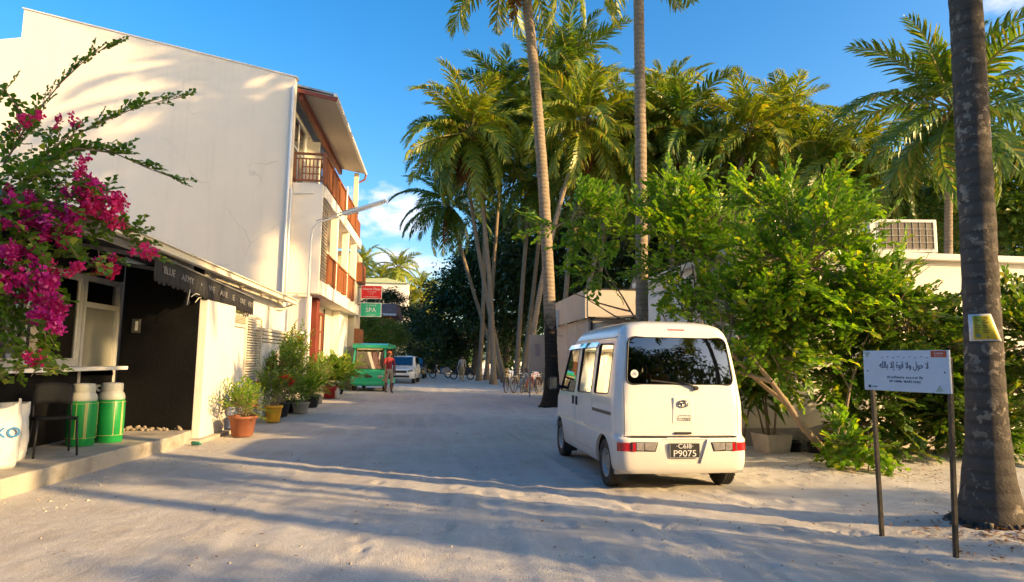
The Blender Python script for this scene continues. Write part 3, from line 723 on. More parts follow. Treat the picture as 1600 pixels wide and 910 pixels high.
def slice_pts(z, shrink=0., zoff=0):
    w = interp(w_t, z)-shrink; y0 = interp(yr_t, z)+shrink; y1 = interp(yf_t, z)-shrink
    rr, rf = min(.15, w*.5), min(.22, w*.5)
    pts = []
    def arc(cx, cy, r, a0, a1, n):
        for i in range(n+1):
            a = R(a0+(a1-a0)*i/n); pts.append((cx+r*math.cos(a), cy+r*math.sin(a)))
    def seg(p, q, n):
        for i in range(1, n): pts.append((p[0]+(q[0]-p[0])*i/n, p[1]+(q[1]-p[1])*i/n))
    # rear face gently bowed, sides, front
    arc(w-rr, y0+rr, rr, -90, 0, 6); seg((w, y0+rr), (w, y1-rf), 44)
    arc(w-rf, y1-rf, rf, 0, 90, 6); seg((w-rf, y1), (-w+rf, y1), 16)
    arc(-w+rf, y1-rf, rf, 90, 180, 6); seg((-w, y1-rf), (-w, y0+rr), 44)
    arc(-w+rr, y0+rr, rr, 180, 270, 6); seg((-w+rr, y0), (w-rr, y0), 22)
    out = []
    for x, y in pts:
        bow = .035*max(0, 1-(abs(x)/max(w, .01))**2.5)*max(0, 1-(y-y0)/.12) if y < y0+.12 else 0
        ww = x*(1-.05*max(0, (y-2.3)/1.1)**2)
        zz = z - .075*max(0, (y-1.2)/2.2)**2*max(0, (z-1.2)/.68)
        out.append((ww, y-bow*.6, zz+zoff))
    return out
def body_mesh(shrink, mats, lo=0):
    vs, fs = [], []; zs = [z for z in zlev]; n = None
    for z in zs:
        p = slice_pts(z, shrink, 0 if z > .6 else shrink); n = len(p); vs += [(x, y, zz - (shrink if z > 1.3 else 0)) for x, y, zz in p]
    for i in range(len(zs)-1):
        for k in range(n):
            fs.append((i*n+k, i*n+(k+1) % n, (i+1)*n+(k+1) % n, (i+1)*n+k))
    fs.append(tuple(range(n))[::-1]); fs.append(tuple((len(zs)-1)*n+k for k in range(n)))
    q = MB(); q.add(vs, fs, 0, True)
    return q.mesh('body', mats)
def bool_cut(o, cutters, op='DIFFERENCE'):
    for c_ in cutters:
        md = o.modifiers.new('b', 'BOOLEAN'); md.operation = op; md.object = c_; md.solver = 'EXACT'
    dg = bpy.context.evaluated_depsgraph_get()
    me = bpy.data.meshes.new_from_object(o.evaluated_get(dg))
    o.modifiers.clear(); o.data = me
    for c_ in cutters: bpy.data.objects.remove(c_)
def tmp(q): return link('tmp', q.mesh('tmp', VANW))
RW = rpoly([(-.585, 1.735), (.585, 1.735), (.64, 1.195), (-.64, 1.195)], .085, 6)
SIDEW = [rpoly([(.36, 1.655), (.36, 1.075), (.97, 1.055), (.97, 1.665)], .06, 5), rpoly([(1.10, 1.665), (1.10, 1.05), (1.80, 1.03), (1.80, 1.655)], .06, 5),
         rpoly([(1.96, 1.645), (1.96, 1.015), (2.88, 1.0), (2.52, 1.61)], .05, 5)]
SUBP = [-.20, -.06, .06, .20]
outer = link('tmp', body_mesh(0, VANW)); inner = link('tmp', body_mesh(.035, DARK))
cut = [inner, tmp(MB().prism(RW, -.3, .42, 'y'))]
for p in SIDEW: cut.append(tmp(MB().prism(p, -1.2, 1.2, 'x')))
cut.append(tmp(MB().prism(rpoly([(-.58, 1.60), (.58, 1.60), (.66, 1.02), (-.66, 1.02)], .08), 2.35, 3.6, 'y')))
AXR, AXF = .53, 2.93
for ya in (AXR, AXF):
    Mx = Matrix.Translation((0, ya, .275)) @ Matrix.Rotation(R(90), 4, 'Y')
    cut.append(tmp(MB().lathe([(.325, -1.2), (.325, -.50)], 40, M=Mx))); cut.append(tmp(MB().lathe([(.325, .50), (.325, 1.2)], 40, M=Mx)))
# panel gaps
def gap(pts, t=.010, d=.02):
    q = MB()
    for a, b_ in zip(pts, pts[1:]): q.bar(a, b_, t, d)
    return q
def sidepts(y, z0, z1, s_): return [(s_*interp(w_t, z), y, z) for z in np.linspace(z0, z1, 9)]
def rearpts(x, z0, z1): return [(x, interp(yr_t, z)-.012*max(0, 1-(abs(x)/.7)**2.5), z) for z in np.linspace(z0, z1, 7)]
gaps = []
for s_ in (-1, 1):
    for y, z0, z1 in ((1.03, .78, 1.70), (1.88, .36, 1.69)):
        pp = sidepts(y, z0, z1, s_); vs = []
        for (x, yy, z) in pp: vs += [(x-s_*.012, yy-.008, z), (x-s_*.014, yy+.008, z), (x+s_*.014, yy+.008, z), (x+s_*.014, yy-.008, z)]
        q = MB(); n = len(pp)
        fs = [(4*i+k, 4*i+(k+1) % 4, 4*i+4+(k+1) % 4, 4*i+4+k) for i in range(n-1) for k in range(4)] + [(3,2,1,0), tuple(4*(n-1)+k for k in range(4))]
        gaps.append(tmp(q.add(vs, fs)))
    for z, y0, y1 in ((.355, .92, 2.62), (1.70, .3, 2.4)):
        x = interp(w_t, z); gaps.append(tmp(MB().box(min(s_*(x-.010), s_*(x+.02)), max(s_*(x-.010), s_*(x+.02)), y0, y1, z-.0035, z+.0035)))
    pp = rearpts(s_*.672, .64, 1.68); vs = []
    for (x, yy, z) in pp:
        x = s_*(.672 - .075*max(0, (z-1.15)/.55)); yy = interp(yr_t, z)+.004
        vs += [(x-.006, yy-.03, z), (x+.006, yy-.03, z), (x+.006, yy+.018, z), (x-.006, yy+.018, z)]
    n = len(pp); fs = [(4*i+k, 4*i+(k+1) % 4, 4*i+4+(k+1) % 4, 4*i+4+k) for i in range(n-1) for k in range(4)] + [(3,2,1,0), tuple(4*(n-1)+k for k in range(4))]
    gaps.append(tmp(MB().add(vs, fs)))
gaps.append(tmp(MB().box(-.80, .80, -.05, .060, .618, .627)))
# number plate recess in the bumper
gaps.append(tmp(MB().prism([(-.275, .595), (.275, .595), (.185, .33), (-.185, .33)], -.1, .002, 'y')))
bool_cut(outer, cut + gaps)
body = outer; body.name = 'body'; body.data.name = 'body'; body.parent = van
bm_ = bmesh.new(); bm_.from_mesh(body.data)
for f in bm_.faces: f.smooth = True
for e in bm_.edges: e.smooth = not (len(e.link_faces) == 2 and e.calc_face_angle(0) > R(28))
bm_.to_mesh(body.data); bm_.free()
# glass set in black gaskets
def ring(poly, f, t, d, name, m_, parent, inset):
    """gasket: tube that follows a window outline"""
    pts = [f(p) for p in poly]; q = MB(); q.tube(pts + [pts[0]], t, 6, cap=False); return vb(q, name, m_, parent)
def rear_y(x, z): return interp(yr_t, z) - .021*max(0, 1-(abs(x)/interp(w_t, z))**2.5)
q = MB(); nx_, nz_ = 14, 8; vs = []; fs = []
for j in range(nz_+1):
    z = 1.205 + (1.727-1.205)*j/nz_; hw = .632 + (.578-.632)*j/nz_
    cr = max(0, .07-(z-1.205))**2 + max(0, .07-(1.727-z))**2
    hw -= .07 - math.sqrt(max(0, .07**2-cr)) if cr else 0
    for i in range(nx_+1):
        x = -hw+2*hw*i/nx_; vs.append((x, rear_y(x, z)+.010, z))
for j in range(nz_):
    for i in range(nx_): a = j*(nx_+1)+i; fs.append((a, a+1, a+nx_+2, a+nx_+1))
rg = vb(MB().add(vs, fs, 0, True), 'rear_window', glass('rear_tinted_glass', (.08, .08, .075), .25))
ring(RW, lambda p: (p[0], rear_y(*p)+.006, p[1]), .010, 0, 'gasket', BPLAST, rg, 0)
TINT = glass('side_tinted_glass', (.12, .11, .095), .2)
def roofdrop(y, z): return z - .075*max(0, (y-1.2)/2.2)**2*max(0, (z-1.2)/.68)
for s_ in (-1, 1):
    for p in SIDEW:
        f = lambda c_, dx=0: (s_*(interp(w_t, c_[1])*(1-.05*max(0, (c_[0]-2.3)/1.1)**2)-.012+dx), c_[0], c_[1])
        q = MB(); pts = [f(c_) for c_ in p]; q.add(pts, [tuple(range(len(pts)))]); sg = q.build('side_window', TINT, van, world=False)
        ring(p, lambda c_: f(c_, .008), .010, 0, 'gasket', BPLAST, sg, 0)
q = MB(); q.add([(-.56, 2.62, 1.58), (.56, 2.62, 1.58), (.64, 3.12, 1.03), (-.64, 3.12, 1.03)], [(0,1,2,3)]); vb(q, 'windscreen', TINT)
# floor, underbody, seats and curtain seen through the glass
vb(MB().box(-.62, .62, .25, 3.0, .30, .36), 'floor_pan', DARK)
vb(MB().box(-.45, .45, .35, 2.9, .20, .30), 'chassis', BPLAST, bev=.02)
vb(MB().box(-.60, .60, .88, 2.6, .15, .23), 'undertray', BPLAST, bev=.02)
for x in (-.34, .34):
    s1 = vb(MB().box(x-.24, x+.24, 1.75, 2.2, .40, .78), 'front_seat', SEATM, bev=.05); vb(MB().box(x-.22, x+.22, 1.70, 1.84, .78, 1.28), 'backrest', SEATM, s1, bev=.05); vb(MB().box(x-.11, x+.11, 1.70, 1.80, 1.30, 1.48), 'headrest', SEATM, s1, bev=.035)
s1 = vb(MB().box(-.60, .60, .85, 1.3, .40, .76), 'rear_seat', SEATM, bev=.05); vb(MB().box(-.60, .60, .72, .86, .76, 1.22), 'backrest', SEATM, s1, bev=.05)
for x in (-.3, .3): vb(MB().box(x-.11, x+.11, .74, .83, 1.24, 1.40), 'headrest', SEATM, s1, bev=.035)
vb(MB().box(-.62, .62, .5, 2.2, 1.765, 1.79), 'head_lining', SEATM)
for s_ in (-1, 1):
    for y0, y1 in ((.42, .95), (1.15, 1.62)):
        q = MB(); vs = []; n = 14
        for i in range(n+1):
            y = y0+(y1-y0)*i/n; vs += [(s_*(.635+.008*math.sin(i*1.9)), y, 1.70), (s_*(.655+.01*math.sin(i*1.9)), y, 1.47+.03*math.sin(i*.7))]
        q.add(vs, [(2*i, 2*i+1, 2*i+3, 2*i+2) for i in range(n)], 0, True); q.build('curtain', REDC, van, world=False, fixn=False)
vb(MB().tube([(.34+.17*math.cos(a), 2.45-.05*math.sin(a), 1.0+.16*math.sin(a)) for a in np.linspace(0, 2*math.pi, 20)], .014, 6), 'steering_wheel', BPLAST)
vb(MB().box(-.62, .62, 2.6, 2.95, .6, .98), 'dashboard', BPLAST, bev=.05)
# lamps
for s_ in (-1, 1):
    X = lambda a: s_*a
    def lamp(q, x0, x1, z0, z1, y0=-.010, y1=.07, sk=.0):
        pl_ = [(X(x0), z0), (X(x1), z0+.012), (X(x1), z1), (X(x0+sk), z1)]
        if s_ > 0: pl_ = pl_[::-1]
        return q.prism(pl_, y0, y1, 'y')
    bez = vb(lamp(MB(), .335, .62, .458, .568, -.022, .05, -.035), 'tail_light', BPLAST, bev=.01)
    q = MB(); vs = []                                 # red lens wraps the rounded corner
    arc_ = [(.565, -.024), (.60, -.022)] + [(.635+.157*math.cos(R(a)), .15+.157*math.sin(R(a))) for a in range(-86, -34, 6)]
    for x, y in arc_: vs += [(s_*x, y, .466), (s_*x, y, .560), (s_*x*.97, y+.05, .560), (s_*x*.97, y+.05, .466)]
    n = len(arc_); q.add(vs, [(4*i+k, 4*i+(k+1) % 4, 4*i+4+(k+1) % 4, 4*i+4+k) for i in range(n-1) for k in range(4)] + [(3,2,1,0), tuple(4*(n-1)+k for k in range(4))]); vb(q, 'red_lens', REDL, bez)
    vb(lamp(MB(), .475, .563, .468, .559, -.028, .04), 'clear_lens', CLEARL, bez, bev=.008)
    vb(lamp(MB(), .350, .473, .469, .558, -.030, .04, -.03), 'reverse_lens', CLEARL, bez, bev=.008)
vb(MB().box(-.105, .105, .180, .245, 1.800, 1.832), 'brake_light', REDL, bev=.008)
# wiper
q = MB(); q.tube([(.16, rear_y(.16, 1.17)-.02, 1.165), (.09, rear_y(.1, 1.2)-.03, 1.20), (-.05, rear_y(-.05, 1.235)-.02, 1.235)], [.016, .012, .008], 6)
q.bar((.12, rear_y(.1, 1.215)-.014, 1.195), (-.36, rear_y(-.36, 1.25)-.012, 1.243), .012, .018)
vb(q, 'wiper', BPLAST)
vb(MB().lathe([(.026, 0), (.024, .03)], 14, M=Matrix.Translation((.17, rear_y(.17, 1.17)-.005, 1.16)) @ Matrix.Rotation(R(90), 4, 'X')), 'wiper_pivot', BPLAST)
vb(MB().lathe([(.045, 0), (.045, .003)], 24, M=Matrix.Translation((-.54, rear_y(-.54, 1.315)+.004, 1.315)) @ Matrix.Rotation(R(90), 4, 'X')), 'sticker', WHITEP)
place_text(text_mesh('\u25A3', .05, mat('sticker_ink', (.10, .12, .3), .6, .1), .002), 'sticker_print', (-.54, rear_y(-.54, 1.315)-.001, 1.315), (1, 0, 0), (0, .12, 1), None).parent = van
# raised badge panel, oval emblem and little name badge
ye = .016
q = MB(); q.prism([(-.125, .765), (.135, .765), (.12, 1.055), (-.105, 1.055)], ye+.010, .06, 'y'); vb(q, 'badge_panel', VANW, bev=.008)
em = vb(MB().tube([(.005+.056*math.cos(a), ye-.002, .985+.036*math.sin(a)) for a in np.linspace(0, 2*math.pi, 30)], .0065, 6, cap=False), 'emblem', CHROME)
q = MB(); q.tube([(-.048, ye-.003, .995), (-.01, ye-.003, .985), (.03, ye-.003, .992), (.058, ye-.003, .997)], [.004, .010, .008, .004], 6); q.tube([(-.005, ye-.003, .984), (-.025, ye-.003, .955)], [.009, .005], 6); vb(q, 'emblem_bar', CHROME, em)
q = MB(); bx_ = rrect(-.052, .098, .80, .855, .012, 3); q.tube([(x, ye+.002, z) for x, z in bx_] + [(bx_[0][0], ye+.002, bx_[0][1])], .0022, 5, cap=False); vb(q, 'name_badge', CHROME)
o = place_text(text_mesh('vs', .045, BPLAST, .003), 'name_letters', (.065, ye, .822), (1, 0, 0), (0, 0, 1), None); o.parent = van
greek_row('name_print', (-.005, ye, .825), (1, 0, 0), (0, 0, 1), .075, .022, CHROME, None).parent = van
# number plate
pl_ = vb(MB().box(-.172, .172, -.022, -.004, .395, .555), 'number_plate', BPLAST, bev=.004)
q = MB(); 
for z in (.395, .55): q.box(-.176, .176, -.026, -.022, z, z+.006)
for x in (-.176, .170): q.box(x, x+.006, -.026, -.022, .401, .55)
vb(q, 'plate_rim', GREYM, pl_)
for tx, h_, z, sx in (('\u00B7C6I8\u00B7', .072, .520, 1.15), ('P9075', .10, .440, 1.10)):
    o = place_text(text_mesh(tx, h_, WHITEP, .003), 'plate_lettering', (0, -.0245, z), (1, 0, 0), (0, 0, 1), None, sx, 1); o.parent = pl_
vb(MB().box(-.20, .20, .0, .035, .585, .612), 'plate_lamp', VANW, bev=.008)
vb(MB().box(-.10, .10, .012, .05, .648, .672), 'tailgate_handle', BPLAST, bev=.005)
# handles, rail, mirror, rain visor
for s_ in (-1, 1):
    for y in (1.80, 2.0):
        x = interp(w_t, .93); q = MB(); q.box(min(s_*(x-.01), s_*(x+.022)), max(s_*(x-.01), s_*(x+.022)), y-.05, y+.05, .90, .925) if s_ > 0 else q.box(-x-.022, -x+.01, y-.018, y+.018, .85, .965)
        vb(q, 'door_handle', BPLAST, bev=.006)
    x = interp(w_t, .86); q = MB(); q.box(min(s_*(x-.01), s_*(x+.004)), max(s_*(x-.01), s_*(x+.004)), .22, 1.0, .845, .875); rl = vb(q, 'slide_rail', mat('dark_bronze_rail', (.06, .045, .03), .4, .1) if s_ < 0 else MATS['dark_bronze_rail'], bev=.003)
    q = MB(); q.box(min(s_*(x), s_*(x+.007)), max(s_*(x), s_*(x+.007)), .22, 1.0, .838, .846); vb(q, 'rail_lip', CHROME, rl)
    ym = 2.86
    q = MB(); q.ell((s_*.90, ym, 1.10), (.075, .045, .115), 14, 10); mr = vb(q, 'side_mirror', BPLAST); vb(MB().box(s_*.90-.055, s_*.90+.055, ym-.048, ym-.040, 1.02, 1.19), 'mirror_glass', CHROME, mr)
    vb(MB().tube([(s_*.76, ym, 1.05), (s_*.86, ym, 1.06)], .025, 8), 'mirror_arm', BPLAST)
    q = MB(); vs = []
    for y in np.linspace(1.02, 2.55, 12):
        z = roofdrop(y, 1.675); x = interp(w_t, 1.675); vs += [(s_*(x-.004), y, z+.02), (s_*(x+.035), y, z-.045)]
    q.add(vs, [(2*i, 2*i+1, 2*i+3, 2*i+2) for i in range(11)], 0, True); rv = q.build('rain_visor', glass('smoked_visor', (.25, .26, .28), 1.2) if s_ < 0 else MATS['smoked_visor'], van, world=False, fixn=False)
    # roof drip rail
    vb(MB().tube([(s_*(interp(w_t, 1.735)+.004), y, roofdrop(y, 1.735)) for y in np.linspace(.3, 2.5, 12)], .010, 6), 'drip_rail', VANW)
    # mud flap and sill
    vb(MB().box(min(s_*.58, s_*.74), max(s_*.58, s_*.74), AXF-.37, AXF-.355, .12, .30), 'mud_flap', BPLAST)
    vb(MB().box(min(s_*.52, s_*.76), max(s_*.52, s_*.76), AXR-.40, AXR-.36, .20, .30), 'bumper_bracket', GREYM)
    # wheel arch liners
    for ya in (AXR, AXF):
        q = MB(); Mx = Matrix.Translation((0, ya, .275)) @ Matrix.Rotation(R(90), 4, 'Y'); a, c_ = (-.735, -.49) if s_ < 0 else (.49, .735); vs = []
        for i_ in range(17):
            th = math.pi*i_/16; vs += [(a, ya+.321*math.cos(th), .275+.321*math.sin(th)), (c_, ya+.321*math.cos(th), .275+.321*math.sin(th))]
        q.add(vs, [(2*i_, 2*i_+1, 2*i_+3, 2*i_+2) for i_ in range(16)], 0, True); vb(q, 'arch_liner', DARK)
        vb(MB().prism([(ya+.32*math.cos(math.pi*i_/16), .275+.32*math.sin(math.pi*i_/16)) for i_ in range(17)], s_*.49-.004, s_*.49+.004, 'x'), 'arch_back', DARK)
# wheels
tw, tr = .145, .270
prof = [(.165, -.060), (.185, -.068), (.225, -.0725), (.248, -.069), (.262, -.058), (.2690, -.045), (.270, -.030), (.264, -.029), (.264, -.022), (.270, -.021), (.270, -.003), (.264, -.002), (.264, .004), (.270, .005), (.270, .022), (.264, .023), (.264, .030), (.270, .031), (.269, .045), (.262, .058), (.248, .069), (.225, .0725), (.185, .068), (.165, .060)]
tyre_me = MB().lathe(prof, 48, cap=False).mesh('tyre', RUBBER)
blk = MB()
for k in range(40):
    a = 2*math.pi*k/40
    for z0, z1 in ((-.062, -.034), (.034, .062)):
        M_ = Matrix.Rotation(a, 4, 'Z'); blk.box(.258, .2715, -.012, .012, z0, z1, M=M_)
blk_me = blk.mesh('tread_block', RUBBER)
rim = MB(); rim.lathe([(.168, .058), (.160, .062), (.150, .045), (.140, .02), (.118, .010), (.085, .030), (.055, .034), (.05, .030), (.03, .030), (.028, .045), (.0, .046)], 36, cap=False)
for k in range(8):
    a = 2*math.pi*k/8; rim.ell((.112*math.cos(a), .112*math.sin(a), .016), (.017, .017, .006), 8, 6, mi=1)
for k in range(4):
    a = 2*math.pi*(k+.5)/4; rim.lathe([(.010, .028), (.009, .040)], 6, M=Matrix.Translation((.042*math.cos(a), .042*math.sin(a), 0)))
rim_me = rim.mesh('rim', [RIM, DARK])
hub_me = MB().lathe([(.165, -.06), (.165, -.03), (.08, -.025), (.0, -.02)], 24).mesh('brake_drum', DARK)
for s_ in (-1, 1):
    for ya in (AXR, AXF):
        w_ = bpy.data.objects.new('wheel', tyre_me); COL.objects.link(w_); w_.parent = van; w_.location = (s_*.685, ya, .270); w_.rotation_euler = (0, R(90)*s_, 0)
        w_.rotation_mode = 'XYZ'
        for nm, me in (('tread', blk_me), ('rim', rim_me), ('brake_drum', hub_me)): link(nm, me, w_)
vb(MB().tube([(-.6, AXR, .27), (.6, AXR, .27)], .04, 10), 'rear_axle', BPLAST)
vb(MB().ell((0, AXR, .27), (.10, .12, .10), 12, 8), 'differential', BPLAST)
vb(MB().tube([(.3, 1.2, .2), (.32, .5, .21), (.33, .06, .22)], .02, 8), 'exhaust_pipe', RUST)
for s_ in (-1, 1): vb(MB().box(s_*.5-.05, s_*.5+.05, .3, 1.1, .22, .25), 'leaf_spring', BPLAST)
# ------------------------------------------------------------------ vegetation
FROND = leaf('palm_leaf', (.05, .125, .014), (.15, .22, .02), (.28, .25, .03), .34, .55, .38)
FRONDY = leaf('sunny_palm_leaf', (.13, .21, .015), (.31, .33, .024), (.44, .33, .03), .36, .55, .38)  # brighter copy of the palm leaf, low-sun yellow put into its colour
FROND_D = leaf('dry_palm_leaf', (.20, .085, .03), (.30, .15, .05), None, .2, .2, .7)
RACH = mat('frond_stalk', (.20, .19, .05), .6, .2, 4)
COCO = mat('coconut_husk', (.30, .17, .04), .6, .3, 7)
LEAF_S = leaf('shrub_leaf', (.085, .21, .015), (.21, .36, .024), (.38, .42, .03), .50, .5, .4)
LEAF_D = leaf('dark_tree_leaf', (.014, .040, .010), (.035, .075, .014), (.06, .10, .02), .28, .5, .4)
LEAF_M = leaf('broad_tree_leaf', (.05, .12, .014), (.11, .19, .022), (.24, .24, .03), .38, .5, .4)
LEAF_P = leaf('pot_plant_leaf', (.075, .18, .018), (.20, .32, .035), (.34, .38, .05), .42, .4, .45)
LEAF_B = leaf('bougainvillea_leaf', (.06, .145, .015), (.14, .25, .022), (.28, .34, .04), .42, .4, .45)
BRACT = leaf('magenta_bract', (.52, .014, .27), (.64, .04, .36), (.78, .18, .48), .35, .2, .6)
BRACT2 = leaf('crimson_bract', (.60, .018, .19), (.70, .045, .27), (.8, .18, .4), .35, .2, .6)
BARK = mat('grey_bark', (.16, .125, .09), .9, .25, 5, .6, 25, stretch=(1, 1, .35))
BARKL = mat('pale_branch', (.24, .18, .12), .9, .25, 5, .5, 25)
def palm_bark(name, dark, light, lich, ringf, lich_amt, stain=0):
    m, N, L, P = nodes_of(name)
    v = coords(N, L); vr = coords(N, L, (.25, .25, 1))
    wv = nn(N, 'ShaderNodeTexWave', wave_type='BANDS', bands_direction='Z', i_Scale=ringf, i_Distortion=2.2, i_Detail=3.0); wv.inputs['Detail Scale'].default_value = 1.5
    L.new(vr, wv.inputs['Vector'])
    c = mixc(N, L, noise(N, L, v, 3, 6, .6), dark, light)
    c = mixc(N, L, ramp(N, L, wv.outputs[1], .78, .97, 0, .35), c, tuple(x*.5 for x in dark))
    vo = nn(N, 'ShaderNodeTexVoronoi', i_Scale=11.0); L.new(coords(N, L, (1, 1, .75)), vo.inputs['Vector'])
    l1 = ramp(N, L, noise(N, L, v, 14, 6, .62, .4), .545, .58); l2 = ramp(N, L, noise(N, L, v, 2.3, 4, .6), .44, .58, 0, lich_amt)
    lm = nn(N, 'ShaderNodeMath', operation='MULTIPLY'); L.new(l1, lm.inputs[0]); L.new(l2, lm.inputs[1])
    c = mixc(N, L, lm.outputs[0], c, lich)
    if stain:                                        # blackened, rotted foot of the trunk with a ragged upper edge
        sp_ = nn(N, 'ShaderNodeSeparateXYZ'); L.new(v, sp_.inputs[0]); ma = nn(N, 'ShaderNodeMath', operation='MULTIPLY_ADD'); L.new(noise(N, L, v, 3.5, 6, .65), ma.inputs[0]); ma.inputs[1].default_value = -2.2; L.new(sp_.outputs[2], ma.inputs[2])
        c = mixc(N, L, ramp(N, L, ma.outputs[0], stain-1.1, stain-.5, .92, 0), c, (.014, .012, .011))
    L.new(c, P.inputs['Base Color']); P.inputs['Roughness'].default_value = .92; P.inputs['Specular IOR Level'].default_value = .15
    b = nn(N, 'ShaderNodeBump', i_Strength=.7, i_Distance=.03); L.new(noise(N, L, v, 28, 6, .7), b.inputs['Height'])
    b2 = nn(N, 'ShaderNodeBump', i_Strength=.35, i_Distance=.03); b2.invert = True; L.new(wv.outputs[1], b2.inputs['Height']); L.new(b.outputs[0], b2.inputs['Normal']); L.new(b2.outputs[0], P.inputs['Normal'])
    return m
TRUNK = palm_bark('palm_trunk_bark', (.20, .155, .11), (.33, .265, .19), (.42, .36, .28), 2.6, .5)
TRUNKB = palm_bark('blackened_palm_bark', (.20, .155, .11), (.33, .265, .19), (.42, .36, .28), 2.6, .5, 2.4)
TRUNKN = palm_bark('mossy_palm_trunk', (.060, .054, .050), (.135, .118, .10), (.36, .31, .245), 2.2, .75)

def frond_mesh(seed, L_=4.2, droop=1.2, nl=36, ll=.95, m_=None, hang=.55, sweep=0.):
    rg = random.Random(seed); vs, fs, mi = [], [], []
    n = 14; P_ = []; p = Vector((0, 0, 0)); a = 0.; ds = L_/n; yaw = 0
    T_ = []
    for i in range(n+1):
        t = i/n; a = -droop*(t**1.4); yaw = sweep*t*t
        T_.append(Vector((math.cos(a)*math.cos(yaw), math.sin(yaw)*math.cos(a), math.sin(a)))); P_.append(p.copy()); p = p + T_[-1]*ds
    # stalk: triangular section
    for i in range(n+1):
        t = i/n; r = .045*(1-t)**.8+.006; tn = T_[i]; sd = tn.cross(Vector((0, 0, 1))).normalized(); up = sd.cross(tn)
        vs += [P_[i]+sd*r, P_[i]-sd*r, P_[i]-up*r*1.1]
    for i in range(n):
        for k in range(3): fs.append((i*3+k, i*3+(k+1) % 3, i*3+3+(k+1) % 3, i*3+3+k)); mi.append(1)
    for s_ in (-1, 1):
        for j in range(nl):
            if rg.random() < .03: continue
            t = .13+.87*(j+rg.random()*.6)/nl; f = min(n-1e-3, t*n); i = int(f); fr = f-i
            o = P_[i].lerp(P_[i+1], fr); tn = T_[i].lerp(T_[i+1], fr).normalized(); sd = tn.cross(Vector((0, 0, 1))).normalized()*s_; up = Vector((0, 0, 1)) - tn*tn.z; up = up.normalized() if up.length > .05 else Vector((0, 0, 1))
            ang = R(68-42*t + rg.uniform(-14, 14)); ln = ll*(math.sin(math.pi*min(1, .14+.80*t))**.55)*rg.uniform(.70, 1.15)*(1 if t < .93 else .7)
            d1 = (tn*math.cos(ang) + sd*math.sin(ang) + up*.28).normalized()
            g_ = hang*rg.uniform(.7, 1.35)
            p1 = o + d1*ln*.45; d2 = (d1 + Vector((0, 0, -1))*g_).normalized(); p2 = p1 + d2*ln*.33; d3 = (d2 + Vector((0, 0, -1))*g_*1.2).normalized(); p3 = p2 + d3*ln*.24
            wd = tn*(.034+.010*rg.random())*1.55
            k = len(vs); vs += [o-wd*.6, o+wd*.6, p1-wd, p1+wd, p2-wd*.7, p2+wd*.7, p3]
            fs += [(k, k+1, k+3, k+2), (k+2, k+3, k+5, k+4), (k+4, k+5, k+6)]; mi += [0, 0, 0]
    me = bpy.data.meshes.new('frond'); me.from_pydata([tuple(v_) for v_ in vs], [], fs)
    me.materials.append(m_ or FROND); me.materials.append(RACH if m_ is not FROND_D else FROND_D)
    me.polygons.foreach_set('material_index', mi); me.update()
    return me
FM = {}
def fset(key, m_):
    FM[key] = dict(up=[frond_mesh(i, 4.1, .95, 46, 1.0, m_, .5, .2*(i-.5)) for i in range(2)], mid=[frond_mesh(10+i, 4.5, 1.5, 48, 1.1, m_, .8, .2*(i-1)) for i in range(3)],
                   low=[frond_mesh(20+i, 4.3, 1.05, 46, 1.05, m_, 1.0, .2*(i-.5)) for i in range(2)])
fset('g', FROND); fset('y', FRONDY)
FDEAD = [frond_mesh(31, 3.2, .5, 26, .7, FROND_D, 1.2), frond_mesh(32, 2.8, .7, 26, .6, FROND_D, 1.4)]
coco_me = MB().ell((0, 0, 0), (.12, .12, .15), 8, 6).mesh('coconut', COCO)
NEWF = frond_mesh(40, 2.6, .25, 24, .5, FRONDY, .1)
